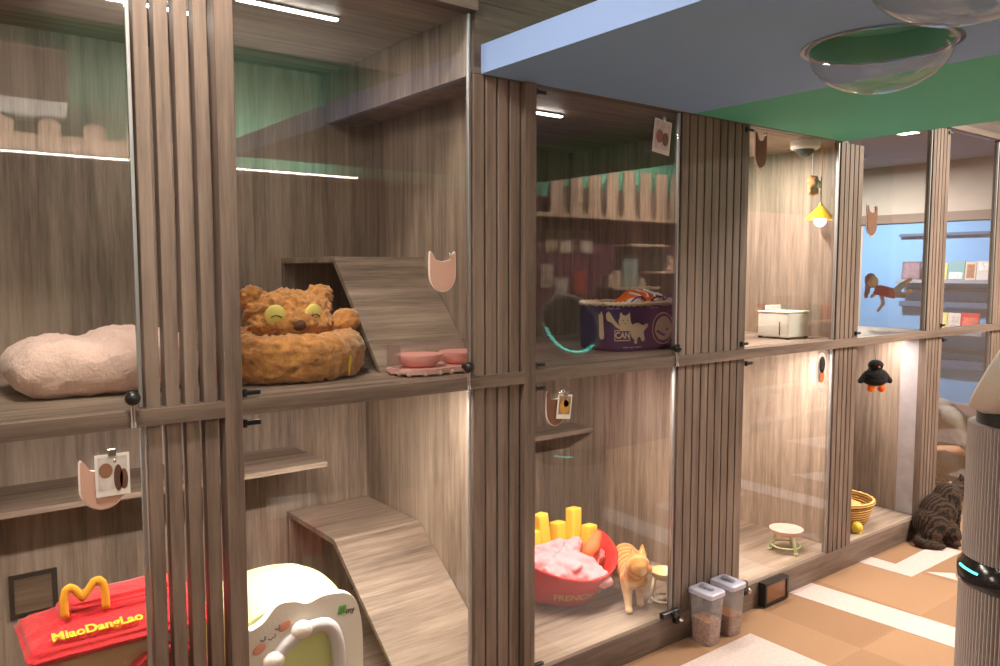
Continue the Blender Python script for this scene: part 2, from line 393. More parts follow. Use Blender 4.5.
# ------------------------------------------------------------------ lights
def area(name, loc, sx, sy, w, col=(1, .86, .70), rot=(0, 0, 0), parent=None, spread=None):
    l = bpy.data.lights.new(name, 'AREA'); l.shape = 'RECTANGLE'; l.size = sx; l.size_y = sy; l.energy = w; l.color = col
    if spread: l.spread = spread
    o = bpy.data.objects.new(name, l); COL.objects.link(o); o.location = loc; o.rotation_euler = rot
    if parent: o.parent = parent
    return o
def led(x0, x1, y, z, w, lab, col=(1, .85, .72), tilt=0, r=.008):
    t = thing('ceiling_light_strip', lab, 'light strip', ((x0+x1)/2, y, z), group='led strips lighting the suites')
    L = x1-x0
    bm = B(); box(bm, -L/2, L/2, -.013, .013, -.006, 0, 0, .002); obj('channel', bm, ALU, t)
    bm = B(); box(bm, -L/2+.004, L/2-.004, -r, r, -.011, -.0062, 0, .002); obj('diffuser', bm, LED, t)
    area('strip_light', (0, 0, -.02), L*.95, .03, w, col, (tilt, 0, 0), t)
led(.30, .78, .54, ZT+.009, .5, 'led strip at the ceiling above the pink bed')
led(.834, 1.162, .32, ZT+.009, 2.6, 'led strip at the ceiling above the bear bed')
led(1.80, 2.106, .31, ZH-.001, 1.6, 'led strip at the ceiling above the purple can bed')
led(3.08, 3.34, .33, ZH-.001, 16, 'led strip at the ceiling above the white box')
led(-.2, .46, .16, ZR0-.001, 4.0, 'led strip under the deck above the red house bed')
led(.78, 1.5, .16, ZR0-.001, 12, 'led strip under the deck above the white tent bed')
led(1.75, 2.5, .16, ZR0-.001, 12, 'led strip under the deck above the french fries bed')
led(2.9, 3.6, .16, ZR0-.001, 15, 'led strip under the deck above the pink raised bowl')
led(3.82, 4.5, .16, ZR0-.001, 5, 'led strip under the deck above the wicker basket')
def ceil_lamp(x, y, z, w, sx, sy, lab, col=(1, .86, .72)):
    t = thing('ceiling_lamp', lab, 'lamp', (x, y, z), group='ceiling lamps')
    bm = B(); box(bm, -sx/2, sx/2, -sy/2, sy/2, -.03, 0, 0, .006); obj('housing', bm, WHITE, t)
    bm = B(); box(bm, -sx/2+.02, sx/2-.02, -sy/2+.02, sy/2-.02, -.034, -.0305); obj('diffuser', bm, emis('lamp diffuser', (1, .9, .78), 2.5), t)
    area('lamp_light', (0, 0, -.05), sx*.9, sy*.9, w, col, (0, 0, 0), t)
ceil_lamp(.35, -.55, 2.8, 27, .5, .16, 'ceiling lamp over the aisle by the red house bed')
ceil_lamp(4.7, -1.5, 2.8, 80, .6, .16, 'ceiling lamp over the aisle beyond the walkway')
ceil_lamp(4.75, -2.2, 2.8, 45, .9, .1, 'added ceiling lamp brightening the opposite wall above the flat topped fence')  # unseen lamp, added to brighten the mirrored pickets
ceil_lamp(7.2, -1.5, 2.8, 60, .6, .16, 'ceiling lamp at the far end of the aisle')
ceil_lamp(6.0, 1.3, 2.399, 42, .22, .22, 'bright ceiling lamp of the room beyond the suites', (1, .95, .9))

# ------------------------------------------------------------------ shelves and ramps inside the suites
def shelf(x0, x1, y0, y1, z0, z1, lab):
    bm = B(); box(bm, x0, x1, y0, y1, z0, z1, 0, .002); return tag(obj('shelf_board', bm, W_x), lab, 'shelf', 'cat shelves in the suites')
shelf(-.388, 1.275, .70, YB-.002, .765, .785, 'long wood shelf behind the red house bed')
shelf(1.652, 2.828, .86, YB-.002, .675, .70, 'wood shelf at the back above the french fries bed')
def ramp_unit(x0, x1, yf, zt, ybot, zb, lab, yb=YB-.002):
    t = thing('cat_ramp', lab, 'cat ramp', ((x0+x1)/2, yf, zb))
    w = (x1-x0)/2; h = zt-zb
    bm = B(); box(bm, -w, w, 0, yb-yf, h-.022, h, 0, .002); obj('platform', bm, W_x, t)
    dy, dz = ybot-yf, -h; L = math.hypot(dy, dz); nx = (-dz/L*0, 0); th = .02
    ny, nz = dz/L, -dy/L            # offset below the sloping face
    bm = B(); prism(bm, [(0, h), (dy, 0.001), (dy-ny*-th*-1*0+.02, 0.001), (0+.0, h-.028)], 'x', -w, w); obj('ramp_board', bm, W_x, t)
    bm = B(); box(bm, -w+.0, w, yb-yf-.02, yb-yf-.002, 0, h-.023); obj('back_panel', bm, W_z, t)
    return t
ramp_unit(1.249, 1.617, .60, .515, .06, ZF, 'wood ramp with flat top beside the white tent bed')
ramp_unit(1.247, 1.617, .56, 1.556, .225, ZR1, 'wood ramp behind the bear bed and the pink bowls')
ramp_unit(1.655, 1.93, .70, 1.50, .42, ZR1, 'narrow wood ramp left of the purple can bed')
t = thing('vent_cover', 'dark rectangular frame on the back wall above the red house bed', 'vent', (.335, YB, .40))
bm = B()
for q in ((-.072, .072, .062, .075), (-.072, .072, -.075, -.062), (-.072, -.058, -.0615, .0615), (.058, .072, -.0615, .0615)): box(bm, q[0], q[1], -.012, -.001, q[2], q[3])
obj('frame', bm, plain('dark bronze', (.02, .018, .016), .5), t)
bm = B(); box(bm, -.057, .057, -.006, -.001, -.061, .061); obj('plate', bm, W_dark, t)
# ------------------------------------------------------------------ walkway overhead with acrylic domes
wk = thing('cat_walkway', 'blue and green painted overhead cat walkway', 'cat walkway', (1.475, -.016, ZH))
Wx, Wy, Wh, XG = 2.0, 2.2, .087, 1.02
D1 = (.675, -.905); D2 = (.205, -1.312); RD = .19
def board(x0, x1, domes, mats):
    bm = B(); box(bm, x0, x1, -Wy, 0, 0, Wh)
    for f in bm.faces: f.material_index = 0 if abs(f.normal.z) > .5 or True else 1
    bm.normal_update()
    for f in bm.faces:
        if f.normal.x < -.5 or f.normal.y < -.5: f.material_index = 1
    o = obj('board', bm, mats, wk)
    for d in domes:
        b2 = B(); cyl(b2, (d[0], d[1], -.05), (d[0], d[1], Wh-.012), RD-.012, seg=64)
        c = obj('cut', b2, mats[0])
        c.parent = wk
        m = o.modifiers.new('b', 'BOOLEAN'); m.object = c; m.operation = 'DIFFERENCE'; m.solver = 'EXACT'
        evald(o); bpy.data.objects.remove(c)
    if domes:
        o.data.materials.append(GREEN)
        for f in o.data.polygons:
            if f.center.z > .003 and any(math.hypot(f.center.x-d[0], f.center.y-d[1]) < RD and f.center.z < Wh-.002 for d in domes): f.material_index = 2
    return o
board(0, XG, [D1, D2], [BLUE, LBLUE]); bgo = board(XG+.0005, Wx+.12, [], [GREEN, GREEN]); bgo['label'] = 'green painted half of the walkway'
for d in (D1, D2):
    bm = B(); prof = [(RD, 0), (RD, -.004)] + [(RD*.955*math.cos(a), -.006-.118*math.sin(a)) for a in [i*PI/2/14 for i in range(15)]]
    prof[-1] = (0, prof[-1][1])
    lathe(bm, prof, 64, lambda a, r, z, d=d: (d[0]+r*math.cos(a), d[1]+r*math.sin(a), z)); obj('acrylic_dome', bm, ACRYL, wk, smooth=True)
    bm = B(); prof = [(RD*.955-.0, -.003), (RD+.012, -.003), (RD+.012, 0), (RD*.955, 0)]
    lathe(bm, prof, 64, lambda a, r, z, d=d: (d[0]+r*math.cos(a), d[1]+r*math.sin(a), z), loop=True); obj('dome_flange', bm, ACRYL, wk, smooth=40)
# ------------------------------------------------------------------ soft beds and toys behind the glass
# fluffy pink bed
PINK = plain('pink plush', s2l(246, 212, 203), .95, bump=.7, bscale=120, sheen=.4, var=.05, vscale=30)
t = thing('pet_bed', 'fluffy pale pink slipper shaped bed', 'pet bed', (.460, .43, ZR1))
pr = []
for k in range(15):
    a = k/14; x = -.162+.324*a
    h = .070+.016*a+.005*math.sin(a*11)
    for y in (-.135, -.045, .045, .135):
        pr.append(('s', (x, y*(1-.35*abs(a-.5)), h*.95+.004), (.075, .085, h)))
blob('cushion', pr, PINK, t, vox=.009, smooth=10, fz=(.006, 26, .006, 70, 2))
# bear bed
BEAR = plain('caramel fleece', s2l(198, 136, 74), .95, bump=1.0, bscale=70, sheen=.5, var=.28, vscale=38)
t = thing('pet_bed', 'curly brown bear shaped bed with yellow closed eyes', 'pet bed', (.968, .40, ZR1))
bm = B(); R0 = .272
prof = [(0, .03), (.12, .035), (.165, .05), (.17, .10), (.18, .12), (.205, .142), (.235, .142), (.26, .125), (.274, .10), (.276, .07), (.268, .03), (.245, .004), (.15, 0), (0, 0)]
pp = []
for (a, b) in zip(prof, prof[1:]):
    for k in range(4): pp.append((a[0]+(b[0]-a[0])*k/4, a[1]+(b[1]-a[1])*k/4))
pp.append(prof[-1])
lathe(bm, pp, 150); fuzz(bm, .008, 30, .020, 62, 5); obj('tub', bm, BEAR, t, smooth=True)
hd = blob('head', [('s', (-.01, .03, .215), (.150, .085, .072)), ('s', (-.01, .0, .18), (.145, .09, .06)), ('s', (-.125, .04, .262), (.046, .03, .042)), ('s', (.105, .04, .262), (.046, .03, .042)),
    ('c', (-.09, .04, .23), .04, (-.12, .04, .255), .035), ('c', (.07, .04, .23), .04, (.10, .04, .255), .035)], BEAR, t, vox=.006, smooth=5, fz=(.007, 34, .020, 66, 9))
hd.location = (.062, .0, -.016)
for sx, lab in ((-.068, 0), (.058, 0)):
    bm = B(); sph(bm, (0, 0, 0), (.034, .012, .036), None, 28, 16); 
    e = obj('eye', bm, plain('pale yellow felt', s2l(238, 222, 130), .8), hd, smooth=True, loc=(sx-.022, -.062, .208), rot=(.1, 0, .25 if sx > 0 else -.12))
    bm = B(); tube(bm, [(-.016, -.0125, -.002), (-.008, -.0135, .003), (.004, -.0138, .004), (.016, -.0125, -.003)], .0018, 8); obj('eyelid_stitch', bm, BLACK, e, smooth=True)
    if not e.parent: e.parent = hd
bm = B(); sph(bm, (0, 0, 0), (.022, .016, .018)); obj('nose', bm, plain('brown suede', s2l(95, 60, 40), .8, bump=.4), hd, smooth=True, loc=(-.022, -.086, .178))
blob('arm', [('c', (.17, .0, .13), .036, (.215, -.03, .155), .044), ('s', (.228, -.035, .168), (.048, .042, .042))], BEAR, t, vox=.006, smooth=4, fz=(.005, 34, .010, 80, 4))
bm = B(); box(bm, -.003, .003, -.0015, .0015, -.03, .03, 0, .001); g = obj('ribbon_tag', bm, plain('yellow ribbon', s2l(205, 170, 30), .6), t, loc=(.125, -.26, .045), rot=(0, .15, .3)); g['label'] = 'yellow ribbon tag'
# double pink bowls
PK = plain('pink ceramic', s2l(232, 165, 160), .28); PK2 = plain('pink tray plastic', s2l(228, 178, 172), .4)
t = thing('pet_feeder', 'pink scalloped double bowl tray with clear splash guard', 'pet bowl', (1.415, .135, ZR1))
out = closed_curve([(-.155, -.055), (-.08, -.085), (0, -.075), (.08, -.085), (.155, -.055), (.17, 0), (.155, .07), (0, .08), (-.155, .07), (-.17, 0)], 6)
bm = B(); prism(bm, out, 'z', .008, .024); bmesh.ops.bevel(bm, geom=[e for e in bm.edges if abs(e.verts[0].co.z-e.verts[1].co.z) < 1e-6 and e.is_boundary is False and len(e.link_faces) == 2 and any(len(f.verts) > 8 for f in e.link_faces)], offset=.004, segments=2, affect='EDGES'); obj('tray', bm, PK2, t, smooth=40)
for k, (a, b) in enumerate(out[::4]):
    bm = B(); sph(bm, (a*.95, b*.93, .010), .010, None, 14, 8); obj('foot', bm, PK2, t, smooth=True)
for sx in (-.078, .086):
    bm = B(); lathe(bm, [(0, .026), (.05, .026), (.066, .04), (.079, .064), (.077, .066), (.064, .046), (.046, .034), (0, .034)], 40, lambda a, r, z: (sx+r*math.cos(a), r*math.sin(a)*.85, z)); obj('bowl', bm, PK, t, smooth=True)
bm = B(); pts = [(-.165, -.03), (-.155, .07), (0, .078), (.155, .07), (.168, -.03)]
pts = [(p[0], p[1]) for p in pts]
for (a, b) in zip(pts, pts[1:]):
    n = Vector((b[0]-a[0], b[1]-a[1])).normalized(); nx, ny = -n.y*.003, n.x*.003
    prism(bm, [(a[0], a[1]), (b[0], b[1]), (b[0]+nx, b[1]+ny), (a[0]+nx, a[1]+ny)], 'z', .024, .098)
obj('splash_guard', bm, glassy('pinkish clear plastic', 1.5, (.93, .88, .88), haze=.12, hazecol=(.9, .8, .8)), t)
# red house bed
RED = plain('red plush', s2l(205, 22, 38), .9, bump=.6, bscale=110, sheen=.25, var=.12, vscale=26)
YEL = plain('yellow felt', s2l(245, 190, 50), .8); GOLD = plain('golden felt', s2l(225, 150, 25), .75)
t = thing('pet_bed', 'red plush house bed with a yellow arch on its roof', 'pet bed', (.44, .155, ZF))
bm = B()
x0, x1, d = -.222, .24, .29
e0 = [(x0, 0), (x1, 0), (x1, d), (x0, d)]; ze, zt_ = .435, .505
top = [(x0+.105, .11), (x1-.07, .11), (x1-.07, d-.06), (x0+.105, d-.06)]
def ring(pts, z): return [(p[0], p[1], z) for p in pts]
lev = [ring(e0, ze-.028), ring(e0, ze), ring(top, zt_-.028), ring(top, zt_)]
# front slope rises to the raised flat top
vs = [[bm.verts.new(p) for p in L] for L in lev]
for A, Bv in zip(vs, vs[1:]):
    for k in range(4): bm.faces.new((A[k], A[(k+1) % 4], Bv[(k+1) % 4], Bv[k]))
bm.faces.new(vs[-1]); bm.faces.new(vs[0][::-1])
bmesh.ops.bevel(bm, geom=list(bm.edges), offset=.012, segments=3, affect='EDGES')
bmesh.ops.triangulate(bm, faces=bm.faces)
for _ in range(3): bmesh.ops.subdivide_edges(bm, edges=[e for e in bm.edges if e.calc_length() > .018], cuts=1, use_grid_fill=True); bmesh.ops.triangulate(bm, faces=[f for f in bm.faces if len(f.verts) > 4])
fuzz(bm, .004, 22, .003, 90, 1); rf = obj('roof', bm, RED, t, smooth=True)
bm = B(); box(bm, x0+.03, x1-.03, .02, d-.015, 0, ze-.03, 0, .012); wl = obj('wall', bm, plain('beige plush', s2l(200, 165, 130), .95, bump=.5), t, smooth=40)
bm = B(); A = [(.10+.115*math.cos(a), .24+.13*math.sin(a)) for a in [i*PI/20 for i in range(21)]]
pts = [(.215, .03)] + A + [(-.015, .03)]
tube(bm, [(p[0], .012, p[1]) for p in pts], .016, 12, up=(0, 1, 0)); obj('door_arch', bm, RED, t, smooth=True)
bm = B(); prism(bm, pts, 'y', .012, .0195); obj('door_curtain', bm, plain('dark red plush', s2l(150, 10, 25), .95, bump=.6), t)
# the arch letter on the roof edge
m_pts = [(-.048, 0), (-.049, .045), (-.043, .070), (-.033, .076), (-.022, .068), (-.004, .040), (.012, .062), (.024, .078), (.036, .080), (.045, .070), (.050, .048), (.050, 0)]
dense = []
for i in range(len(m_pts)-1):
    for k in range(4): a, b = m_pts[i], m_pts[i+1]; dense.append((a[0]+(b[0]-a[0])*k/4, 0, a[1]+(b[1]-a[1])*k/4))
dense.append((m_pts[-1][0], 0, 0))
bm = B(); tube(bm, dense, .0105, 12, up=(0, 1, 0))
for v in bm.verts: v.co.y *= .8
al = obj('arch_letter', bm, GOLD, t, smooth=True, loc=(-.075, .095, .485), rot=(-.1, 0, 0)); al['label'] = 'golden arched letter M'
sl = math.atan2(zt_-.028-ze, .11)
nrm = Vector((0, -math.sin(sl), math.cos(sl)))
M = Matrix.Translation(Vector((-.056, .034, ze+.0285)) ) @ Matrix.Rotation(sl, 4, 'X')
text_mesh('lettering', 'MiaoDangLao', .039, YEL, t, M, ext=.002, bold=.0012)
# white and green tent bed
WP = plain('white plush', s2l(238, 228, 222), .9, bump=.3, bscale=90); LG = plain('pale lime plush', s2l(225, 238, 170), .9, bump=.3, bscale=90)
t = thing('pet_bed', 'white and pale green tent bed with sleepy face', 'pet bed', (.86, .09, ZF))
ht = lambda a: .375+.045*math.sin(min(1, max(0, a))*PI)
fr = closed_curve([(-.13, .0), (.20, .0), (.232, .05), (.238, .20), (.232, .33), (.20, .41), (.12, .43), (.06, .42), (.02, .435), (-.03, .438), (-.07, .40), (-.105, .385), (-.13, .385), (-.155, .33), (-.155, .05)], 5)
hole = closed_curve([(-.06, .03), (.11, .03), (.145, .08), (.155, .24), (.125, .335), (.05, .345), (-.03, .30), (-.07, .21), (-.08, .08)], 5)
bm = B(); vo = [bm.verts.new((p[0], 0, p[1])) for p in fr]; vi = [bm.verts.new((p[0], 0, p[1])) for p in hole]
eo = [bm.edges.new((vo[i], vo[(i+1) % len(vo)])) for i in range(len(vo))]; ei = [bm.edges.new((vi[i], vi[(i+1) % len(vi)])) for i in range(len(vi))]
bmesh.ops.triangle_fill(bm, use_beauty=True, use_dissolve=False, edges=eo+ei)
r = bmesh.ops.extrude_face_region(bm, geom=list(bm.faces)); 
for v in [g for g in r['geom'] if isinstance(g, bmesh.types.BMVert)]: v.co.y += .03
fp = obj('front_panel', bm, WP, t, smooth=35)
bv = fp.modifiers.new('b', 'BEVEL'); bv.width = .010; bv.segments = 3; bv.limit_method = 'ANGLE'; evald(fp)
bm = B()
def tent(a): return None
secs = []
for j in range(9):
    y = .031+.30*j/8; s = math.sin(min(1, j/8)*PI); k = 1+.04*s; zt2 = .41+.045*math.sin(min(1, (j+.6)/8)*PI*.7)-.02*(j/8)
    secs.append([(q[0]*k, y, max(.002, q[1])*(zt2/.44)) for q in closed_curve([(-.13, .0), (.2, .0), (.232, .08), (.235, .26), (.20, .40), (.11, .44), (-.02, .44), (-.12, .40), (-.15, .26), (-.15, .08)], 5)])
sv = [[bm.verts.new(p) for p in S] for S in secs]
for A, Bv in zip(sv, sv[1:]):
    n = len(A)
    for i in range(n): bm.faces.new((A[i], A[(i+1) % n], Bv[(i+1) % n], Bv[i]))
bm.faces.new(sv[-1]); bm.faces.new([bm.verts.new((v.co.x, v.co.y+.002, v.co.z)) for v in sv[0]][::-1]); obj('canopy', bm, LG, t, smooth=50)
bm = B(); tube(bm, [(p[0], -.002, p[1]) for p in hole], .022, 12, closed=True, up=(0, 1, 0)); obj('door_trim', bm, plain('grey lilac plush', s2l(205, 200, 205), .95, bump=.3), t, smooth=True)
bm = B(); prism(bm, hole, 'y', .17, .175)
OL = plain('olive print lining', s2l(88, 98, 34), .9, var=.2, vscale=14); obj('lining', bm, OL, t)
ln = None
for (sx, sz, r, c) in ((-.02, .12, .05, s2l(85, 95, 15)), (.075, .08, .03, s2l(170, 165, 110)), (.09, .25, .02, s2l(170, 165, 110))):
    bm = B(); prism(bm, ell(sx, sz, r, r*1.15), 'y', .166, .1695); obj('printed_spot', bm, plain('print', c, .9), t)
for (sx, sz) in ((.035, .352), (-.05, .285)):
    bm = B(); sph(bm, (sx, -.012, sz), (.032, .024, .026)); obj('paw', bm, WP, t, smooth=True)
CH = plain('peach felt', s2l(228, 150, 128), .9); DK = plain('slate thread', s2l(90, 85, 100), .8)
for (sx, sz) in ((-.088, .325), (-.012, .372)):
    bm = B(); sph(bm, (0, 0, 0), (.021, .004, .013)); obj('cheek', bm, CH, t, smooth=True, loc=(sx, -.002, sz), rot=(0, -.45, 0))
for (sx, sz) in ((-.075, .348), (-.032, .37)):
    bm = B(); tube(bm, [(-.008, 0, .006), (-.003, -.002, 0), (.004, -.002, .001), (.008, 0, .008)], .002, 8); obj('eye', bm, DK, t, smooth=True, loc=(sx, -.003, sz), rot=(0, -.4, 0))
bm = B(); tube(bm, [(-.012, 0, .002), (-.006, -.002, -.004), (0, -.002, 0), (.006, -.002, -.004), (.012, 0, .003)], .0016, 8); obj('mouth', bm, DK, t, smooth=True, loc=(-.050, -.003, .350), rot=(0, -.4, 0))
bm = B()
for k in range(3): prism(bm, [(-.012+.01*k, -.012), (-.004+.01*k, -.012), (.0+.008*k, .013), (-.006+.008*k, .011)], 'y', -.003, .002)
obj('printed_leaf', bm, plain('leaf green felt', s2l(80, 160, 80), .8), t, loc=(.165, -.001, .372))
text_mesh('printed_word', 'my', .024, DK, t, Matrix.Translation((.194, -.003, .364)) @ Matrix.Rotation(PI/2, 4, 'X'), ext=.001, bold=.0006)
# french fries bed
FR = plain('red canvas', s2l(214, 48, 52), .8, bump=.25, bscale=140); FY = plain('yellow corduroy', s2l(250, 212, 82), .85, bump=.4, bscale=50)
t = thing('pet_bed', 'red french fries bed with yellow fries and pink blanket', 'pet bed', (2.215, .43, ZF))
rim = lambda a: .175+.03*math.sin(a)+.045*math.cos(a)**2
bm = B()
prof = [(0, .002), (.13, .002), (.152, .012)] + [(.155+.108*(k/8), .02+.98*k/8) for k in range(9)] + [(.258, 1.03), (.248, 1.0), (.23, .8), (.19, .45), (.15, .22), (0, .2)]
def ff(a, r, z):
    zz = z if z < .015 else rim(a)*z
    w = 1+.03*math.sin(3*a)
    return (r*math.cos(a)*w, r*math.sin(a)*w*.92, zz)
lathe(bm, prof, 72, ff); fuzz(bm, .006, 12, 0, 1, 3); obj('tub', bm, FR, t, smooth=True)
for (fx, fy, fz_, tl, ln_) in ((-.03, .13, .10, -.05, .15), (.035, .14, .13, -.10, .185), (.105, .125, .105, .03, .16), (.165, .09, .13, .06, .195), (.205, .03, .10, .06, .155)):
    bm = B(); box(bm, -.03, .03, -.025, .025, -.08, ln_, 0, .008); bmesh.ops.subdivide_edges(bm, edges=[e for e in bm.edges if e.calc_length() > .1], cuts=10)
    obj('french_fry', bm, FY, t, smooth=40, loc=(fx, fy, fz_), rot=(-.06, tl, .1))
def mapt(u, v):
    a = -PI/2-.12+u/.2; z = .045+v; r = .155+.108*((z+.02)/rim(a)-.02)/.98+.013
    return Vector((r*math.cos(a)*(1+.03*math.sin(3*a)), r*math.sin(a)*.92*(1+.03*math.sin(3*a)), z+.02))
text_mesh('lettering', 'FRENCH FRIES', .044, plain('ochre thread', s2l(205, 140, 70), .8), t, None, bold=.0012, mapf=mapt)
bl = blob('blanket', [('s', (-.02, -.02, .17), (.165, .15, .07)), ('c', (.06, -.12, .2), .04, (.05, -.205, .165), .033), ('c', (.0, -.12, .2), .03, (.0, -.20, .17), .025), ('c', (-.13, -.08, .2), .03, (.05, -.02, .245), .035),
    ('c', (-.1, .08, .225), .03, (.12, .03, .235), .035), ('c', (-.15, .0, .22), .03, (-.03, -.13, .205), .03), ('c', (.0, -.1, .215), .03, (.16, -.06, .20), .035)], plain('pink fleece', s2l(238, 170, 180), .9, bump=.3, bscale=70), None, vox=.007, smooth=4, fz=(.012, 16, .014, 36, 7))
bl.location = (2.215, .425, ZF-.045); tag(bl, 'crumpled pink fleece blanket lying in the french fries bed', 'blanket')
pf = blob('plush_toy', [('s', (0, 0, 0), (.055, .035, .035)), ('c', (.02, 0, .005), .032, (.055, -.01, .025), .018)], plain('orange plush', s2l(235, 130, 85), .9, bump=.3), None, vox=.005)
pf.location = (2.325, .345, .322); pf.rotation_euler = (0, -.5, .3); tag(pf, 'small orange plush lying on the pink blanket', 'plush toy')
# purple can bed
NAVY = plain('purple navy canvas', s2l(62, 48, 92), .75, bump=.2, bscale=200); CREAM = plain('cream print', s2l(225, 205, 172), .8); RIM = plain('cream cord', s2l(228, 205, 180), .85, bump=.4)
t = thing('pet_bed', 'dark purple can bed printed with cream cats', 'pet bed', (2.557, .335, ZR1))
ax, ay, en, hh = .25, .145, 3.4, .195
def se(a, k=1.0):
    c, s = math.cos(a), math.sin(a); return (ax*k*math.copysign(abs(c)**(2/en), c), ay*k*math.copysign(abs(s)**(2/en), s))
prof = [(0, .001), (.95, .001), (.99, .01), (1, .03), (1, .1), (1, .17), (1, hh), (.955, hh), (.95, .1), (.93, .03), (0, .03)]
bm = B(); lathe(bm, prof, 120, lambda a, r, z: (*se(a, r), z) if r else (0, 0, z)); obj('body', bm, NAVY, t, smooth=50)
bm = B(); tube(bm, [(*se(2*PI*k/160, .98), hh) for k in range(160)], .010, 10, closed=True, rf=lambda f: .010+.0022*math.sin(f*160*PI/2)); obj('rim_cord', bm, RIM, t, smooth=True)
# arc length table over the front, so prints follow the wall
tab = []; s = 0; last = None
for k in range(721):
    a = PI+PI*k/720; p = Vector(se(a, 1.004))
    if last is not None: s += (p-last).length
    tab.append((s, p)); last = p
def mapc(u, v):
    u = max(0, min(tab[-1][0]-1e-5, u*.80-.004))
    k = min(range(len(tab)), key=lambda i: abs(tab[i][0]-u)); p = tab[k][1]
    k2 = min(k+1, 720); q = tab[k2][1]; k0 = max(k-1, 0); tv = (tab[k2][1]-tab[k0][1]).normalized(); p = p+tv*(u-tab[k][0])
    return Vector((p.x, p.y, v))
def off(f, d):
    def g(u, v):
        p = f(u, v); n = Vector((p.x/ax**2, p.y/ay**2, 0)).normalized(); return p+n*d
    return g
cat1 = closed_curve([(.235, .06), (.225, .09), (.24, .112), (.275, .118), (.305, .108), (.335, .115), (.345, .104), (.325, .09), (.312, .078), (.322, .052), (.312, .040), (.298, .044), (.285, .06), (.27, .052), (.268, .034), (.252, .034), (.25, .05)], 4)
flat('printed_cat', cat1, mapc, CREAM, t, 2)
hd1 = [(.192+.034*math.cos(a), .128+.026*math.sin(a)) for a in [PI*.12-2*PI*k/24*(.76/1) for k in range(24)]]
hd1 = closed_curve([(.160, .122), (.166, .143), (.170, .163), (.185, .151), (.205, .151), (.220, .162), (.224, .142), (.230, .118), (.245, .105), (.235, .092), (.205, .096), (.175, .102)], 4)
flat('printed_head', hd1, off(mapc, .0004), CREAM, t, 2)
for (eu, ev) in ((.183, .130), (.209, .130)): flat('printed_eye', ell(eu, ev, .0045, .0022, 12), off(mapc, .0012), NAVY, t, 0)
flat('printed_mouth', closed_curve([(.186, .118), (.196, .114), (.206, .118), (.196, .1165)], 4), off(mapc, .0012), NAVY, t, 0)
flat('printed_arm', closed_curve([(.245, .10), (.20, .098), (.165, .108), (.142, .128), (.136, .122), (.16, .095), (.20, .086), (.245, .085)], 4), off(mapc, .0006), CREAM, t, 2)
flat('printed_spoon', closed_curve([(.125, .15), (.11, .165), (.095, .155), (.10, .13), (.125, .12), (.15, .10), (.158, .105)], 4), mapc, CREAM, t, 1)
fr_ = [(.14, .045), (.225, .045), (.225, .09), (.14, .09)]
flat('printed_label', fr_, mapc, CREAM, t, 2)
flat('printed_label', [(.144, .049), (.221, .049), (.221, .086), (.144, .086)], off(mapc, .0008), NAVY, t, 2)
text_mesh('lettering', 'CAN', .036, CREAM, t, None, bold=.0012, mapf=lambda x, y: off(mapc, .0016)(x+.1825, y+.0675))
LIL = plain('lilac print', s2l(150, 135, 180), .8)
for (u0, u1, v0) in ((.185, .215, .018), (.222, .245, .018), (.252, .30, .018), (.10, .135, .178), (.142, .165, .178), (.36, .395, .178), (.402, .42, .178)):
    flat('small_print', [(u0, v0-.0028), (u1, v0-.0028), (u1, v0+.0028), (u0, v0+.0028)], off(mapc, .0008), LIL, t, 1)
cu = .46
flat('printed_ring', ell(cu, .09, .085, .068, 40), mapc, CREAM, t, 2); flat('printed_ring', ell(cu, .09, .080, .063, 40), off(mapc, .0008), NAVY, t, 2)
flat('printed_cat', closed_curve([(cu-.065, .08), (cu-.05, .12), (cu-.01, .14), (cu+.04, .132), (cu+.066, .1), (cu+.06, .06), (cu+.02, .042), (cu-.03, .045)], 5), off(mapc, .0016), CREAM, t, 2)
flat('printed_eye', ell(cu+.03, .085, .012, .004), off(mapc, .0024), NAVY, t, 0); flat('printed_tail', closed_curve([(cu-.05, .075), (cu, .058), (cu+.02, .065), (cu, .066), (cu-.045, .085)], 4), off(mapc, .0024), NAVY, t, 0)
flat('printed_cat', closed_curve([(.055, .06), (.052, .11), (.048, .155), (.058, .15), (.064, .165), (.075, .15), (.08, .11), (.085, .06), (.07, .05)], 4), mapc, CREAM, t, 1)
oc = thing('cushion', 'orange and white striped cushion lying in the purple can bed', 'cushion', (2.60, .345, ZR1+.135))
oc.scale = (.92, .85, .92)
ORG = plain('orange plush', s2l(238, 112, 38), .85, bump=.3); PUR = plain('purple piping', s2l(110, 70, 130), .8)
blob('body', [('s', (0, 0, .05), (.15, .12, .055)), ('s', (-.02, 0, .08), (.08, .09, .045)), ('s', (.0, 0, .01), (.13, .1, .08))], ORG, oc, vox=.008, smooth=8)
for k, sx in enumerate((-.075, -.03, .02, .07)):
    bm = B(); pts = [(sx+.02*j/8, -.10+.05*j/8*1.6, 0) for j in range(9)]
    tube(bm, [(sx+.012*math.sin(j), -.085+.012*j, .075+.048*(1-((sx)/.14)**2)*math.sin((j+2)/10*PI*.62)) for j in range(8)], .006, 8); obj('stripe', bm, WHITE, oc, smooth=True)
for sx in (-.11, .02, .11):
    bm = B(); sph(bm, (sx, -.075, .055), (.05, .045, .035)); w = obj('white_patch', bm, plain('white plush', s2l(232, 222, 225), .9, bump=.3), oc, smooth=True)
    bm = B(); tube(bm, [(sx+.052*math.cos(a), -.075-.03*math.sin(a)*.6-.02, .055+.04*math.sin(a)) for a in [i*PI/12 for i in range(13)]], .004, 8); obj('piping', bm, PUR, w, smooth=True)
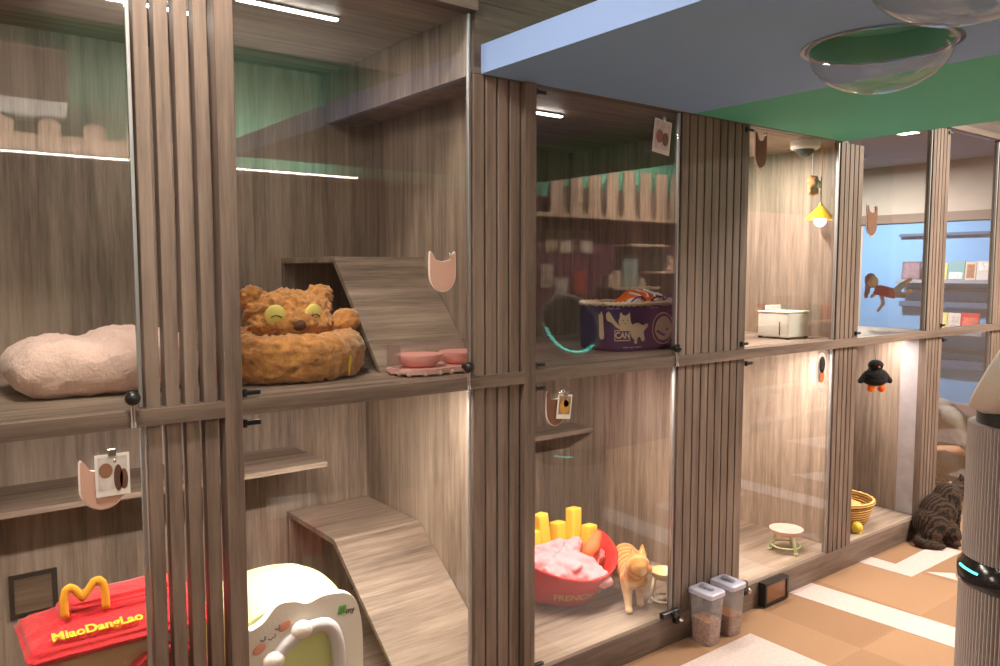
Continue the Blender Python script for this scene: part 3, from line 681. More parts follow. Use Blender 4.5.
# white box in the upper middle suite
t = thing('feeder', 'white plastic feeder box with raised lip below the yellow lamp', 'pet feeder', (3.49, .205, ZR1))
bm = B(); box(bm, -.09, .09, -.085, .085, .008, .125, 0, .008); obj('body', bm, WHITE, t, smooth=40)
bm = B(); box(bm, -.092, .092, -.087, .087, .126, .135, 0, .004); obj('lid', bm, WHITE, t, smooth=40)
bm = B(); box(bm, -.03, .09, .072, .087, .1355, .16, 0, .004); obj('lip', bm, WHITE, t, smooth=40)
for q in ((-.08, -.075), (.08, -.075), (.08, .075), (-.08, .075)):
    bm = B(); cyl(bm, (q[0], q[1], 0), (q[0], q[1], .009), .01); obj('foot', bm, BLACK, t)
bm = B(); box(bm, -.0925, -.0905, -.04, -.036, .02, .085); o = obj('indicator', bm, BLACK, t)
# yellow pendant lamp and dome camera
YL = plain('yellow enamel', s2l(245, 190, 35), .35)
t = thing('pendant_lamp', 'small yellow cone pendant lamp with glowing bulb', 'lamp', (3.615, .10, 1.735))
bm = B(); lathe(bm, [(.012, .085), (.02, .075), (.072, .022), (.074, .018), (.070, .018), (.018, .068), (0, .07)], 40); obj('lamp_shade', bm, YL, t, smooth=40)
bm = B(); sph(bm, (0, 0, .012), .027); obj('bulb', bm, emis('warm bulb', (1, .95, .95), 9), t, smooth=True)
bm = B(); cyl(bm, (0, 0, .07), (0, 0, ZH-1.735-.001), .003); cyl(bm, (0, 0, .08), (0, 0, .1), .012, .008); obj('cord', bm, plain('brass cord', (.5, .33, .1), .5), t)
t = thing('hanging_plush_toy', 'fluffy ginger and white plush hanging above the yellow lamp', 'plush toy', (3.575, .12, 1.86))
blob('body', [('s', (0, 0, .07), (.032, .03, .035)), ('s', (-.02, 0, .095), .014), ('s', (.02, 0, .095), .014), ('c', (-.02, 0, .05), .014, (-.035, -.005, .02), .01), ('c', (.02, 0, .05), .014, (.03, -.005, .025), .01), ('s', (0, 0, .035), (.024, .022, .03))], plain('ginger plush', s2l(205, 140, 95), .95, bump=.6, var=.3, vscale=40), t, vox=.004, fz=(.003, 60))
bm = B(); sph(bm, (0, 0, 0), (.016, .01, .018)); p = obj('muzzle', bm, plain('white plush', s2l(235, 225, 215), .95), t, smooth=True, loc=(.008, -.026, .06)); p['label'] = 'white muzzle'
bm = B(); cyl(bm, (0, .006, .1), (0, .006, ZH-1.86-.001), .0012); obj('string', bm, WHITE, t)
t = thing('ceiling_camera', 'white dome security camera under the suite ceiling', 'security camera', (3.44, .085, ZH))
bm = B(); lathe(bm, [(0, 0), (.066, 0), (.068, -.006), (.066, -.032), (.058, -.04), (0, -.04)], 40); obj('housing', bm, WHITE, t, smooth=40)
bm = B(); sph(bm, (0, 0, -.038), (.042, .042, .036)); obj('lens_dome', bm, plain('smoked dome', (.06, .075, .08), .12), t, smooth=True)
# cat head plaques hooked on the glass
BRN = plain('brown stained plywood', s2l(120, 82, 62), .7, var=.1, vscale=30); TAN = plain('dusty pink plywood', s2l(205, 165, 150), .7); EDG = plain('pale plaque edge', s2l(240, 225, 220), .6)
def catpts(w, h):
    return [(-.5*w, .30*h), (-.49*w, .46*h), (-.45*w, .5*h), (-.40*w, .46*h), (-.27*w, .29*h), (-.02*w, .25*h), (.27*w, .29*h), (.40*w, .46*h), (.45*w, .5*h), (.49*w, .46*h), (.5*w, .30*h)] + [(.5*w*math.cos(a), -.05*h+.45*h*math.sin(a)) for a in [-i*PI/16 for i in range(17)]]
def plaque(x, z, w, h, mat, lab, card=None, y=-.0085):
    t = thing('cat_head_plaque', lab, 'plaque', (x, y, z), group='cat head plaques on the glass doors')
    bm = B(); prism(bm, catpts(w, h), 'y', -.001, .003); obj('backing', bm, EDG, t)
    bm = B(); prism(bm, catpts(w*.93, h*.95), 'y', -.004, -.0011); obj('face', bm, mat, t)
    bm = B(); sph(bm, (w*.25, -.006, h*.42), .006); cyl(bm, (w*.25, -.006, h*.42), (w*.25, .002, h*.42), .003); obj('hook', bm, CHROME, t, smooth=True)
    return t
def photo_card(x, z, w, h, lab, subj, rot=0, y=-.017, cat='photo'):
    t = thing('photo_card', lab, 'photo card', (x, y, z), group='photo cards on the doors', rot=(0, rot, 0))
    bm = B(); box(bm, -w/2, w/2, -.001, .001, -h/2, h/2); obj('card', bm, plain('card stock', s2l(232, 226, 224), .6), t)
    bm = B(); box(bm, -w/2+.006, w/2-.006, -.0016, -.0011, -h/2+.016, h/2-.006); pc = obj('picture', bm, plain('photo print', s2l(*subj[0]), .5, var=.2, vscale=40), t)
    for (px, pz, rx, rz, c) in subj[1:]:
        bm = B(); prism(bm, ell(px, pz, rx, rz, 18), 'y', -.0022, -.0017); obj('pictured_cat', bm, plain('photo cat', s2l(*c), .5), pc)
    bm = B(); box(bm, -.009, .009, -.004, .003, h/2-.005, h/2+.012, 0, .002); obj('clip', bm, CHROME, t)
    return t
plaque(.372, 1.005, .102, .125, TAN, 'dusty pink cat head plaque holding a photo above the red house bed')
photo_card(.392, 1.025, .075, .10, 'photo of a brown cat clipped to the dusty pink plaque', ((205, 198, 198), (-.015, .012, .015, .018, (140, 100, 80)), (.012, -.008, .010, .032, (90, 60, 50)), (.024, -.012, .009, .025, (110, 75, 60))))
plaque(1.333, 1.503, .098, .125, TAN, 'plain dusty pink cat head plaque right of the bear bed')
plaque(1.797, 1.032, .088, .125, BRN, 'brown cat head plaque holding a photo above the french fries bed')
photo_card(1.83, 1.035, .065, .085, 'photo of a ginger cat clipped to the brown plaque', ((150, 120, 90), (0, .0, .022, .026, (205, 150, 70)), (.006, .012, .012, .014, (225, 175, 110))), rot=.12)
photo_card(2.315, 2.005, .095, .125, 'photo card with two cats hanging above the purple can bed', ((215, 205, 205), (-.015, .0, .02, .025, (170, 110, 100)), (.018, -.006, .018, .025, (120, 90, 80))), rot=.12)
plaque(2.952, 2.015, .082, .155, BRN, 'dark brown cat head plaque left of the dome camera')
plaque(3.902, 1.755, .105, .16, BRN, 'dark brown cat head plaque left of the hanging red doll')
t = thing('photo_card', 'oval white card with an orange and black drawing above the pink raised bowl', 'photo card', (3.47, -.012, 1.035), group='photo cards on the doors')
bm = B(); prism(bm, ell(0, 0, .052, .085, 32), 'y', -.001, .002); obj('card', bm, EDG, t)
for (px, pz, rx, rz, c) in ((.008, .025, .026, .04, (40, 38, 45)), (.008, -.03, .022, .03, (225, 130, 70)), (-.015, -.005, .01, .05, (170, 160, 170))):
    bm = B(); prism(bm, ell(px, pz, rx, rz, 18), 'y', -.003, -.0011); obj('drawing', bm, plain('ink', s2l(*c), .6), t)
# raised bowls
def raised_bowl(x, y, r, zb, matb, matl, lab, legs=3):
    t = thing('raised_bowl', lab, 'pet bowl', (x, y, ZF))
    bm = B(); lathe(bm, [(0, zb-.03), (r*.55, zb-.03), (r*.8, zb-.02), (r, zb), (r*1.02, zb+.004), (r*.96, zb+.004), (r*.78, zb-.012), (r*.5, zb-.02), (0, zb-.02)], 40); obj('bowl', bm, matb, t, smooth=True)
    for k in range(legs):
        a = 2*PI*k/legs-PI/2-.35
        bm = B(); tube(bm, [(r*.62*math.cos(a), r*.62*math.sin(a), zb-.022), (r*.95*math.cos(a), r*.95*math.sin(a), .008)], .009, 10); sph(bm, (r*.95*math.cos(a), r*.95*math.sin(a), .008), (.012, .012, .008)); obj('leg', bm, matl, t, smooth=True)
    bm = B(); tube(bm, [(r*.85*math.cos(2*PI*k/36), r*.85*math.sin(2*PI*k/36), .03) for k in range(36)], .0045, 8, closed=True); obj('leg_ring', bm, matl, t, smooth=True)
    return t
raised_bowl(3.465, .14, .08, .11, PK2, plain('pale green plastic', s2l(200, 220, 170), .45), 'pink raised bowl on pale green legs')
raised_bowl(2.485, .085, .055, .145, plain('cream ceramic', s2l(235, 215, 165), .3), plain('cream legs', s2l(232, 222, 200), .4), 'small cream raised bowl beside the orange cat')
# wicker basket with cushion
def wicker():
    m, nt, out = newmat('wicker'); tc = N(nt, 'ShaderNodeTexCoord')
    w1 = N(nt, 'ShaderNodeTexWave', Scale=22.0, Distortion=1.5); w1.bands_direction = 'Z'; nt.links.new(tc.outputs['Object'], w1.inputs['Vector'])
    r = ramp(nt, w1.outputs['Fac'], [(.2, s2l(150, 100, 45)), (.7, s2l(226, 186, 112))])
    p = N(nt, 'ShaderNodeBsdfPrincipled', Roughness=.7); nt.links.new(r.outputs[0], p.inputs['Base Color'])
    b = N(nt, 'ShaderNodeBump', Strength=.8, Distance=.006); nt.links.new(w1.outputs['Fac'], b.inputs['Height']); nt.links.new(b.outputs[0], p.inputs['Normal'])
    nt.links.new(p.outputs[0], out.inputs[0]); return m
WK = wicker()
t = thing('basket', 'round wicker basket on the deck of the open suite', 'basket', (4.09, .215, ZF))
bm = B(); lathe(bm, [(0, .002), (.12, .002), (.145, .025), (.17, .10), (.178, .135), (.166, .135), (.157, .10), (.135, .03), (0, .025)], 56); obj('bowl', bm, WK, t, smooth=True)
bm = B(); tube(bm, [(.173*math.cos(2*PI*k/72), .173*math.sin(2*PI*k/72), .138) for k in range(72)], .012, 10, closed=True, rf=lambda f: .012+.002*math.sin(f*72*PI/1.5)); obj('braided_rim', bm, WK, t, smooth=True)
c = blob('cushion', [('s', (0, 0, .065), (.13, .13, .045)), ('s', (.02, -.02, .09), (.09, .09, .03))], plain('tan fleece', s2l(205, 165, 105), .95, bump=.7, bscale=80, var=.15), None, vox=.008, fz=(.006, 30))
c.location = (4.09, .215, ZF+.012); tag(c, 'tan fleece cushion inside the wicker basket', 'cushion')
bm = B(); sph(bm, (0, 0, .03), (.03, .03, .03)); cyl(bm, (0, 0, 0), (0, 0, .006), .022)
tag(obj('ball', bm, plain('yellow rubber', s2l(225, 195, 70), .5), None, True, loc=(4.0, .06, ZF)), 'small yellow ball in front of the wicker basket', 'ball')
# black bird plush hanging in the open suite
BK = plain('black plush', (.008, .008, .009), .95, bump=.5); OR = plain('orange felt', s2l(245, 110, 20), .8)
t = thing('hanging_plush_toy', 'black bird plush with orange feet hanging from the rail', 'plush toy', (3.895, -.06, .905), -.6)
t.scale = (.82, .82, .82)
blob('body', [('s', (0, 0, .085), (.075, .048, .055)), ('s', (0, 0, .06), (.075, .048, .032)), ('s', (0, 0, .155), (.046, .042, .034)), ('c', (-.05, 0, .1), .024, (-.092, 0, .058), .018), ('c', (.05, 0, .1), .024, (.092, 0, .058), .018)], BK, t, vox=.005, fz=(.002, 90))
for sx in (-.026, .03):
    bm = B(); sph(bm, (sx*1.2, -.012, .014), (.025, .018, .024)); obj('foot', bm, OR, t, smooth=True)
bm = B(); cyl(bm, (0, -.03, .15), (0, -.052, .146), .010, .002); obj('beak', bm, OR, t, smooth=True)
bm = B(); cyl(bm, (0, .0, .18), (0, .03, (ZR0-.905)/.82+.002), .0015); obj('string', bm, BLACK, t)
# red doll hung on the side panel
RD_ = plain('red doll cloth', s2l(185, 35, 50), .8); SK = plain('doll vinyl', s2l(232, 190, 160), .6); GR_ = plain('grey doll cloth', s2l(170, 165, 165), .8)
t = thing('doll', 'red clothed doll hanging sideways on the clear side panel', 'doll', (4.570, .205, 1.39))
t.scale = (1.25, 1.25, 1.25)
bd = blob('body', [('s', (0, .09, .04), (.022, .026, .03)), ('c', (0, .07, .015), .012, (0, .06, .01), .012), ('c', (0, .05, .0), .022, (0, -.01, -.012), .02), ('c', (0, .05, -.012), .010, (-.012, .03, -.06), .008), ('c', (-.012, .03, -.06), .008, (-.01, .055, -.095), .007),
   ('c', (0, .05, .01), .01, (-.015, .085, -.03), .008), ('c', (0, -.01, -.01), .014, (-.005, -.055, .03), .011), ('c', (-.005, -.055, .03), .011, (0, -.085, .055), .009), ('c', (0, -.01, -.016), .014, (-.008, -.06, -.02), .011), ('c', (-.008, -.06, -.02), .011, (0, -.085, .0), .009)], SK, t, vox=.0035, smooth=3)
blob('shirt', [('c', (-.002, .052, .0), .0255, (-.002, -.008, -.013), .0245), ('c', (-.001, .05, .008), .0135, (-.008, .07, -.012), .012)], RD_, t, vox=.0035, smooth=3)
blob('trousers', [('c', (-.002, -.01, -.01), .017, (-.006, -.055, .029), .014), ('c', (-.002, -.01, -.016), .017, (-.009, -.058, -.02), .014)], GR_, t, vox=.0035, smooth=3)
blob('hair', [('s', (.004, .104, .046), (.024, .026, .034)), ('c', (0, .11, .02), .014, (-.004, .118, -.03), .01)], plain('mauve yarn hair', s2l(165, 95, 100), .9, bump=.6), t, vox=.0035, fz=(.003, 90))
bm = B(); cyl(bm, (.005, .02, -.004), (.0195, .02, -.004), .014, .016); obj('suction_cup', bm, ACRYL, t)
# kibble containers and the framed box on the plinth
KIB = plain('kibble', s2l(165, 105, 60), .9, bump=1.0, bscale=120, var=.45, vscale=95)
def kibble(x, lab, fill):
    t = thing('food_container', lab, 'food container', (x, -.078, 0), group='kibble containers')
    bm = B(); prism(bm, [(-.033, -.034), (.033, -.034), (.033, .034), (-.033, .034)], 'z', 0, .001)
    bm.free(); bm = B()
    def rr(w, d, r=.012):
        o = []
        for cx, cy, a0 in ((w-r, d-r, 0), (-w+r, d-r, PI/2), (-w+r, -d+r, PI), (w-r, -d+r, 1.5*PI)):
            for i in range(5): a = a0+PI/2*i/4; o.append((cx+r*math.cos(a), cy+r*math.sin(a)))
        return o
    def loft(bm, secs, capb=True, capt=True):
        V = [[bm.verts.new((p[0], p[1], z)) for p in rr(w, d)] for w, d, z in secs]
        for A, Bv in zip(V, V[1:]):
            for i in range(len(A)): bm.faces.new((A[i], A[(i+1) % len(A)], Bv[(i+1) % len(A)], Bv[i]))
        if capb: bm.faces.new(V[0][::-1])
        if capt: bm.faces.new(V[-1])
    loft(bm, [(.038, .045, 0), (.044, .055, .20)], True, False); obj('tub', bm, TUB, t, smooth=50)
    bm = B(); loft(bm, [(.036, .043, .003), (.036+.006*fill/.2, .043+.010*fill/.2, fill)]); fuzz(bm, .002, 90); obj('kibble', bm, KIB, t)
    bm = B(); loft(bm, [(.0475, .059, .198), (.0485, .060, .204), (.0485, .060, .216), (.045, .056, .220)]); l = obj('lid', bm, plain('translucent lid', s2l(185, 185, 205), .35), t, smooth=40)
    bm = B(); tube(bm, [(.0, -.028, .2205), (.0, -.02, .227), (0, 0, .229), (.0, .02, .227), (.0, .028, .2205)], .010, 12); obj('lid_handle', bm, plain('translucent handle', s2l(160, 160, 180), .35), l, smooth=True)
kibble(2.56, 'left kibble container with a blue grey lid, the fuller one', .10)
kibble(2.70, 'right kibble container with a blue grey lid, next to the framed box', .085)
t = thing('wall_box', 'black framed brown box mounted on the plinth', 'box', (3.105, -.014, .008))
bm = B(); box(bm, -.09, .09, -.035, 0, 0, .012); box(bm, -.09, .09, -.035, 0, .093, .105); box(bm, -.09, -.076, -.035, 0, .0125, .0925); box(bm, .076, .09, -.035, 0, .0125, .0925); obj('frame', bm, BLACK, t)
bm = B(); box(bm, -.0755, .0755, -.03, 0, .0125, .0925); obj('panel', bm, plain('bronze panel', s2l(140, 100, 75), .3, .3), t)
# ------------------------------------------------------------------ cats
OG1, OG2 = s2l(232, 172, 108), s2l(208, 134, 66)
ORC = stripes('ginger fur', OG2, OG1, 1, 9, 3.5, .25, .65, belly=(.02, .14, s2l(246, 214, 172)))
ang = math.atan2(-.80, -.60)-PI/2     # local +y is the way the cat walks
t = thing('cat', 'orange tabby cat standing beside the red french fries bed', 'cat', (2.345, .115, ZF), ang)
body = blob('body', [('c', (0, -.03, .135), .052, (0, -.12, .138), .060), ('c', (0, -.12, .138), .060, (0, -.23, .145), .058), ('c', (0, -.02, .15), .048, (0, .02, .185), .040), ('s', (-.002, .037, .210), (.049, .050, .045)),
  ('c', (.03, -.02, .13), .030, (.028, -.01, .07), .020), ('c', (.028, -.01, .07), .020, (.026, .005, .016), .015), ('s', (.026, .016, .012), (.017, .022, .012)),
  ('c', (-.03, -.03, .13), .030, (-.03, -.055, .07), .020), ('c', (-.03, -.055, .07), .020, (-.032, -.055, .016), .015), ('s', (-.032, -.044, .012), (.017, .022, .012)),
  ('c', (.035, -.22, .135), .042, (.04, -.19, .075), .028), ('c', (.04, -.19, .075), .024, (.04, -.25, .05), .016), ('c', (.04, -.25, .05), .016, (.04, -.24, .014), .014), ('s', (.04, -.225, .012), (.016, .022, .012)),
  ('c', (-.035, -.23, .135), .042, (-.04, -.2, .075), .028), ('c', (-.04, -.2, .075), .024, (-.04, -.26, .05), .016), ('c', (-.04, -.26, .05), .016, (-.04, -.25, .014), .014), ('s', (-.04, -.235, .012), (.016, .022, .012)),
  ('c', (0, -.275, .16), .018, (.03, -.34, .11), .015), ('c', (.03, -.34, .11), .015, (.07, -.39, .05), .012), ('c', (.07, -.39, .05), .012, (.12, -.40, .025), .010),
  # head turned towards the cat's left
  ('s', (-.036, .055, .198), (.024, .020, .018)), ('c', (.014, .04, .235), .019, (.022, .036, .278), .004), ('c', (-.026, .006, .236), .019, (-.030, -.006, .278), .004), ('s', (-.012, .042, .19), (.036, .036, .032))], ORC, t, vox=.0042, smooth=4, fz=(.0012, 130))
hd = Vector((-.018, .045, .208)); fw = Vector((-.80, .60, 0)).normalized(); sd = Vector((.6, .8, 0)).normalized()
def onhead(f, s_, u): return tuple(hd+fw*f+sd*s_+Vector((0, 0, u)))
for s_ in (-.018, .018):
    bm = B(); sph(bm, onhead(.018, s_, .008), (.0065, .0065, .0065)); e = obj('eye', bm, plain('amber eye', s2l(120, 90, 30), .15), t, smooth=True)
    bm = B(); sph(bm, onhead(.0235, s_*1.08, .008), (.003, .003, .0045)); obj('pupil', bm, BLACK, e, smooth=True)
bm = B(); sph(bm, onhead(.036, 0, -.004), (.0055, .0055, .0045)); obj('nose', bm, plain('pink nose', s2l(215, 130, 115), .6), t, smooth=True)
bm = B()
for s_ in (-1, 1):
    for k in range(3): tube(bm, [onhead(.028, s_*.012, -.012+.003*k), onhead(.03, s_*.035, -.014+.007*k), onhead(.024, s_*.055, -.018+.011*k)], .0005, 5)
obj('whisker', bm, WHITE, t)
TAB = stripes('brown tabby fur', s2l(20, 13, 9), s2l(66, 46, 32), 1, 16, 5.5, .3, .75, belly=(.01, .05, s2l(60, 45, 34)), rough=.95, sheen=0)
# big tabby sitting on the carpet; local x = picture right, local y = away from the viewer
ang2 = math.atan2(RR.y, RR.x)
P0 = CAM+FH*4.28+RR*((944-500)/789*4.28)
t = thing('cat', 'big dark tabby cat sitting on the carpet with its back turned', 'cat', (P0.x, P0.y, .0015), ang2)
t.scale = (.84, .84, .84)
blob('body', [('s', (-.02, .0, .12), (.115, .12, .115)), ('s', (.045, .03, .2), (.115, .105, .125)), ('s', (.10, .04, .285), (.088, .085, .105)), ('c', (.10, .05, .27), .085, (.02, .02, .2), .10), ('s', (-.05, -.05, .075), (.07, .085, .075)), ('s', (.075, -.055, .08), (.06, .08, .078)),
  ('s', (-.06, -.085, .028), (.04, .06, .026)), ('s', (.085, -.09, .024), (.038, .055, .024)), ('c', (.17, .07, .22), .045, (.19, .085, .08), .032), ('c', (.19, .085, .08), .032, (.19, .07, .02), .028), ('s', (.19, .05, .018), (.03, .04, .018)),
  ('c', (.13, .05, .31), .06, (.20, .075, .34), .055), ('s', (.245, .09, .355), (.062, .066, .058)), ('s', (.285, .12, .34), (.03, .034, .026)), ('c', (.215, .075, .395), .024, (.205, .07, .44), .006), ('c', (.275, .075, .395), .024, (.285, .065, .44), .006),
  ('c', (-.09, -.03, .05), .032, (-.15, -.075, .032), .028), ('c', (-.15, -.075, .032), .028, (-.125, -.125, .028), .026), ('c', (-.125, -.125, .028), .026, (-.06, -.15, .026), .023), ('c', (-.06, -.15, .026), .023, (-.02, -.155, .024), .018)], TAB, t, vox=.008, smooth=5, fz=(.003, 60, .004, 140, 2))
for s_ in ((.275, .145), (.312, .118)):
    bm = B(); sph(bm, (s_[0]-.004, s_[1]-.008, .365), .009); obj('eye', bm, plain('green eye', s2l(130, 140, 50), .15), t, smooth=True)
# ------------------------------------------------------------------ seated person beyond the glass
SKN = plain('skin', s2l(222, 172, 148), .55); SHIRT = plain('light grey shirt', s2l(165, 158, 155), .85, bump=.3, bscale=40, var=.06); PANT = plain('charcoal trousers', s2l(60, 62, 66), .85, bump=.3, bscale=40)
P1 = CAM+FH*5.3+RR*((982-500)/789*5.3)
angp = math.atan2(RR.y, RR.x)+PI/2       # local +y = picture left
t = thing('person', 'person in a light grey shirt and dark trousers crouching behind the glass', 'person', (P1.x, P1.y, 0), angp)
def hand(c, fwd, side, up):
    fwd, side, up = Vector(fwd).normalized(), Vector(side).normalized(), Vector(up).normalized(); c = Vector(c); out = []
    out.append(('c', c, .020, c+fwd*.055, .022)); out.append(('c', c+side*.018, .017, c+fwd*.06+side*.024, .013)); out.append(('c', c-side*.018, .017, c+fwd*.055-side*.024, .013))
    for k, L in enumerate((.058, .068, .064, .05)):
        o = c+fwd*.07+side*(.030-.020*k); m = o+fwd*L*.5-up*.006; e = o+fwd*L*.85-up*.026
        out.append(('c', o, .0088, m, .0082)); out.append(('c', m, .0082, e, .007))
    o = c+fwd*.02+side*.03; m = o+side*.025+fwd*.025; out.append(('c', o, .011, m, .0095)); out.append(('c', m, .0095, m+fwd*.028-up*.008, .0078))
    return out
skel = [('s', (0, .0, .24), (.145, .12, .11)), ('c', (0, .0, .25), .12, (0, .16, .43), .125), ('c', (0, .16, .43), .125, (0, .26, .52), .115), ('c', (-.13, .26, .54), .06, (.13, .26, .54), .06), ('c', (0, .30, .57), .055, (0, .38, .635), .05),
  ('s', (0, .43, .685), (.072, .085, .10)), ('s', (0, .475, .65), (.05, .05, .055)), ('s', (0, .525, .675), (.012, .016, .014)), ('s', (-.074, .425, .68), (.012, .02, .03)), ('s', (.074, .425, .68), (.012, .02, .03)),
  ('c', (-.165, .25, .52), .05, (-.22, .14, .33), .040), ('c', (-.22, .14, .33), .038, (-.17, .34, .33), .026), ('c', (.165, .25, .52), .05, (.22, .14, .33), .040), ('c', (.22, .14, .33), .038, (.16, .34, .36), .026),
  ('c', (-.08, .0, .22), .085, (-.17, .31, .27), .06), ('c', (-.17, .31, .27), .056, (-.14, .14, .07), .04), ('s', (-.14, .21, .04), (.04, .12, .035)), ('c', (.08, .0, .22), .085, (.17, .31, .27), .06), ('c', (.17, .31, .27), .056, (.14, .14, .07), .04), ('s', (.14, .21, .04), (.04, .12, .035)), ('c', (-.08, 0, .2), .08, (-.13, .12, .09), .06), ('c', (.08, 0, .2), .08, (.13, .12, .09), .06), ('s', (0, -.02, .08), (.13, .12, .078))]
skel += hand((-.17, .35, .335), (.1, 1, -.15), (1, 0, 0), (0, 0, 1)) + hand((.16, .35, .365), (-.1, 1, -.15), (-1, 0, 0), (0, 0, 1))
bd = blob('body', skel, SKN, t, vox=.0075, smooth=3)
g = .012
blob('shirt', [('c', (0, .0, .26), .132, (0, .16, .43), .14), ('c', (0, .16, .43), .14, (0, .26, .52), .128), ('c', (-.13, .26, .535), .075, (.13, .26, .535), .075), ('c', (-.165, .25, .52), .07, (-.21, .165, .37), .062), ('c', (.165, .25, .52), .07, (.21, .165, .37), .062), ('s', (0, -.01, .22), (.16, .135, .07))], SHIRT, t, vox=.009, smooth=5, fz=(.006, 14, .004, 40, 3))
blob('trousers', [('s', (0, -.01, .19), (.155, .13, .10)), ('c', (-.08, .0, .22), .096, (-.17, .31, .27), .072), ('c', (-.17, .31, .27), .07, (-.14, .14, .085), .055), ('c', (.08, .0, .22), .096, (.17, .31, .27), .072), ('c', (.17, .31, .27), .07, (.14, .14, .085), .055), ('c', (-.08, 0, .2), .09, (-.13, .12, .1), .07), ('c', (.08, 0, .2), .09, (.13, .12, .1), .07), ('s', (0, -.02, .09), (.14, .13, .088))], PANT, t, vox=.009, smooth=5, fz=(.005, 16))
blob('hair', [('s', (0, .415, .70), (.083, .092, .102)), ('s', (0, .37, .665), (.078, .06, .09)), ('s', (0, .44, .755), (.07, .07, .04))], plain('black hair', s2l(28, 22, 20), .5, bump=.6, bscale=90), t, vox=.007, fz=(.004, 40))
for sx in (-.028, .028):
    bm = B(); sph(bm, (sx, .494, .69), .0115); e = obj('eye', bm, plain('eye white', (.8, .78, .75), .2), t, smooth=True)
    bm = B(); sph(bm, (sx, .5025, .689), .0045); obj('iris', bm, BLACK, e, smooth=True)
bm = B(); tube(bm, [(-.022, .508, .632), (0, .524, .630), (.022, .508, .632)], .0045, 8); obj('mouth', bm, plain('lips', s2l(175, 100, 95), .5), t, smooth=True)
for sx in (-.14, .14):
    bm = B(); sph(bm, (sx, .215, .034), (.046, .13, .034)); obj('shoe', bm, plain('dark shoe', s2l(45, 42, 48), .6), t, smooth=True)
# ------------------------------------------------------------------ air purifier
def ribbed():
    m, nt, out = newmat('silver ribbed grille'); tc = N(nt, 'ShaderNodeTexCoord')
    p = N(nt, 'ShaderNodeBsdfPrincipled', Roughness=.45, Metallic=.2); p.inputs['Base Color'].default_value = c4(s2l(172, 163, 160)); nt.links.new(p.outputs[0], out.inputs[0]); return m
RIB = ribbed(); RIBD = plain('dark grille groove', s2l(95, 90, 90), .6)
PC = CAM+FH*2.5+RR*((1040-500)/789*2.5)
t = thing('air_purifier', 'tall silver ribbed air purifier with black band and teal light', 'air purifier', (PC.x, PC.y, .0015), math.atan2(-FH.y, -FH.x))
PR = .188
def ribs(bm, z0, z1, r, n=96):
    seg = n*4
    fn = lambda k: r if k % 4 < 2 else r-.007
    V = [[bm.verts.new((fn(k)*math.cos(2*PI*k/seg), fn(k)*math.sin(2*PI*k/seg), z)) for k in range(seg)] for z in (z0, z1)]
    for k in range(seg): bm.faces.new((V[0][k], V[0][(k+1) % seg], V[1][(k+1) % seg], V[1][k])).material_index = 1 if k % 4 == 2 else 0
    bm.faces.new(V[0][::-1]); bm.faces.new(V[1])
bm = B(); ribs(bm, .03, .485, PR); obj('lower_body', bm, [RIB, RIBD], t)
bm = B(); ribs(bm, .572, 1.01, PR-.006); obj('upper_body', bm, [RIB, RIBD], t)
bm = B(); cyl(bm, (0, 0, 0), (0, 0, .03), PR-.02, seg=64); obj('base', bm, BLACK, t)
bm = B(); lathe(bm, [(0, .486), (PR+.004, .486), (PR+.006, .49), (PR+.006, .53), (PR-.02, .571), (0, .571)], 96); bd = obj('band', bm, plain('gloss black', (.01, .01, .012), .15), t, smooth=40)
bm = B(); tube(bm, [((PR+.003)*math.cos(a), (PR+.003)*math.sin(a), .536) for a in [-1.82+.5*i/30 for i in range(31)]], .0035, 8); l = obj('light_ring', bm, emis('teal light', (.1, .9, .75), 3), bd); l['label'] = 'teal glowing arc'
bm = B(); lathe(bm, [(0, 1.011), (PR-.03, 1.011), (PR-.03, 1.05), (0, 1.05)], 64); obj('neck', bm, BLACK, t)
# tilted fan head on top: shell, face and glowing ring, turned towards the suites
fc = blob('mount', [('c', (0, 0, 1.04), .10, (0, 0, 1.09), .06)], BLACK, t, vox=.008)
az = math.atan2(-FH.y, -FH.x)
hd = bpy.data.objects.new('fan_head', None); 
nrm = Vector((-.18, .83, .42)).normalized()
Mq = nrm.to_track_quat('Z', 'Y').to_matrix().to_4x4()
Mw = Matrix.Rotation(-az, 4, 'Z') @ Mq
def headpart(name, prof, mat, seg=72, par=None, loop=False):
    bm = B(); lathe(bm, prof, seg, loop=loop); bmesh.ops.transform(bm, matrix=Matrix.Translation((0, -.075, 1.205)) @ Mw, verts=bm.verts); return obj(name, bm, mat, par or t, smooth=40)
a_low = max(range(360), key=lambda k: -(Mq @ Vector((math.cos(math.radians(k)), math.sin(math.radians(k)), 0))).z)*PI/180
SHL = plain('warm white plastic', s2l(205, 199, 192), .45)
hs = headpart('fan_head', [(0, -.11), (.07, -.108), (.13, -.09), (.165, -.055), (.178, -.01), (.178, .035), (.164, .042), (.155, .03), (0, .03)], SHL)
headpart('fan_grille', [(0, .036), (.145, .036), (.15, .034), (.15, .031), (0, .031)], plain('dark grey grille', (.05, .05, .055), .4), 72, hs)
bm = B(); tube(bm, [(.153*math.cos(a), .153*math.sin(a), .039) for a in [a_low-.7+2.2*i/71 for i in range(72)]], .004, 8); bmesh.ops.transform(bm, matrix=Matrix.Translation((0, -.075, 1.205)) @ Mw, verts=bm.verts)
l = obj('light_ring', bm, emis('teal ring light', (.15, .95, .75), 5), hs); l['label'] = 'teal glowing ring'
bpy.data.objects.remove(hd)
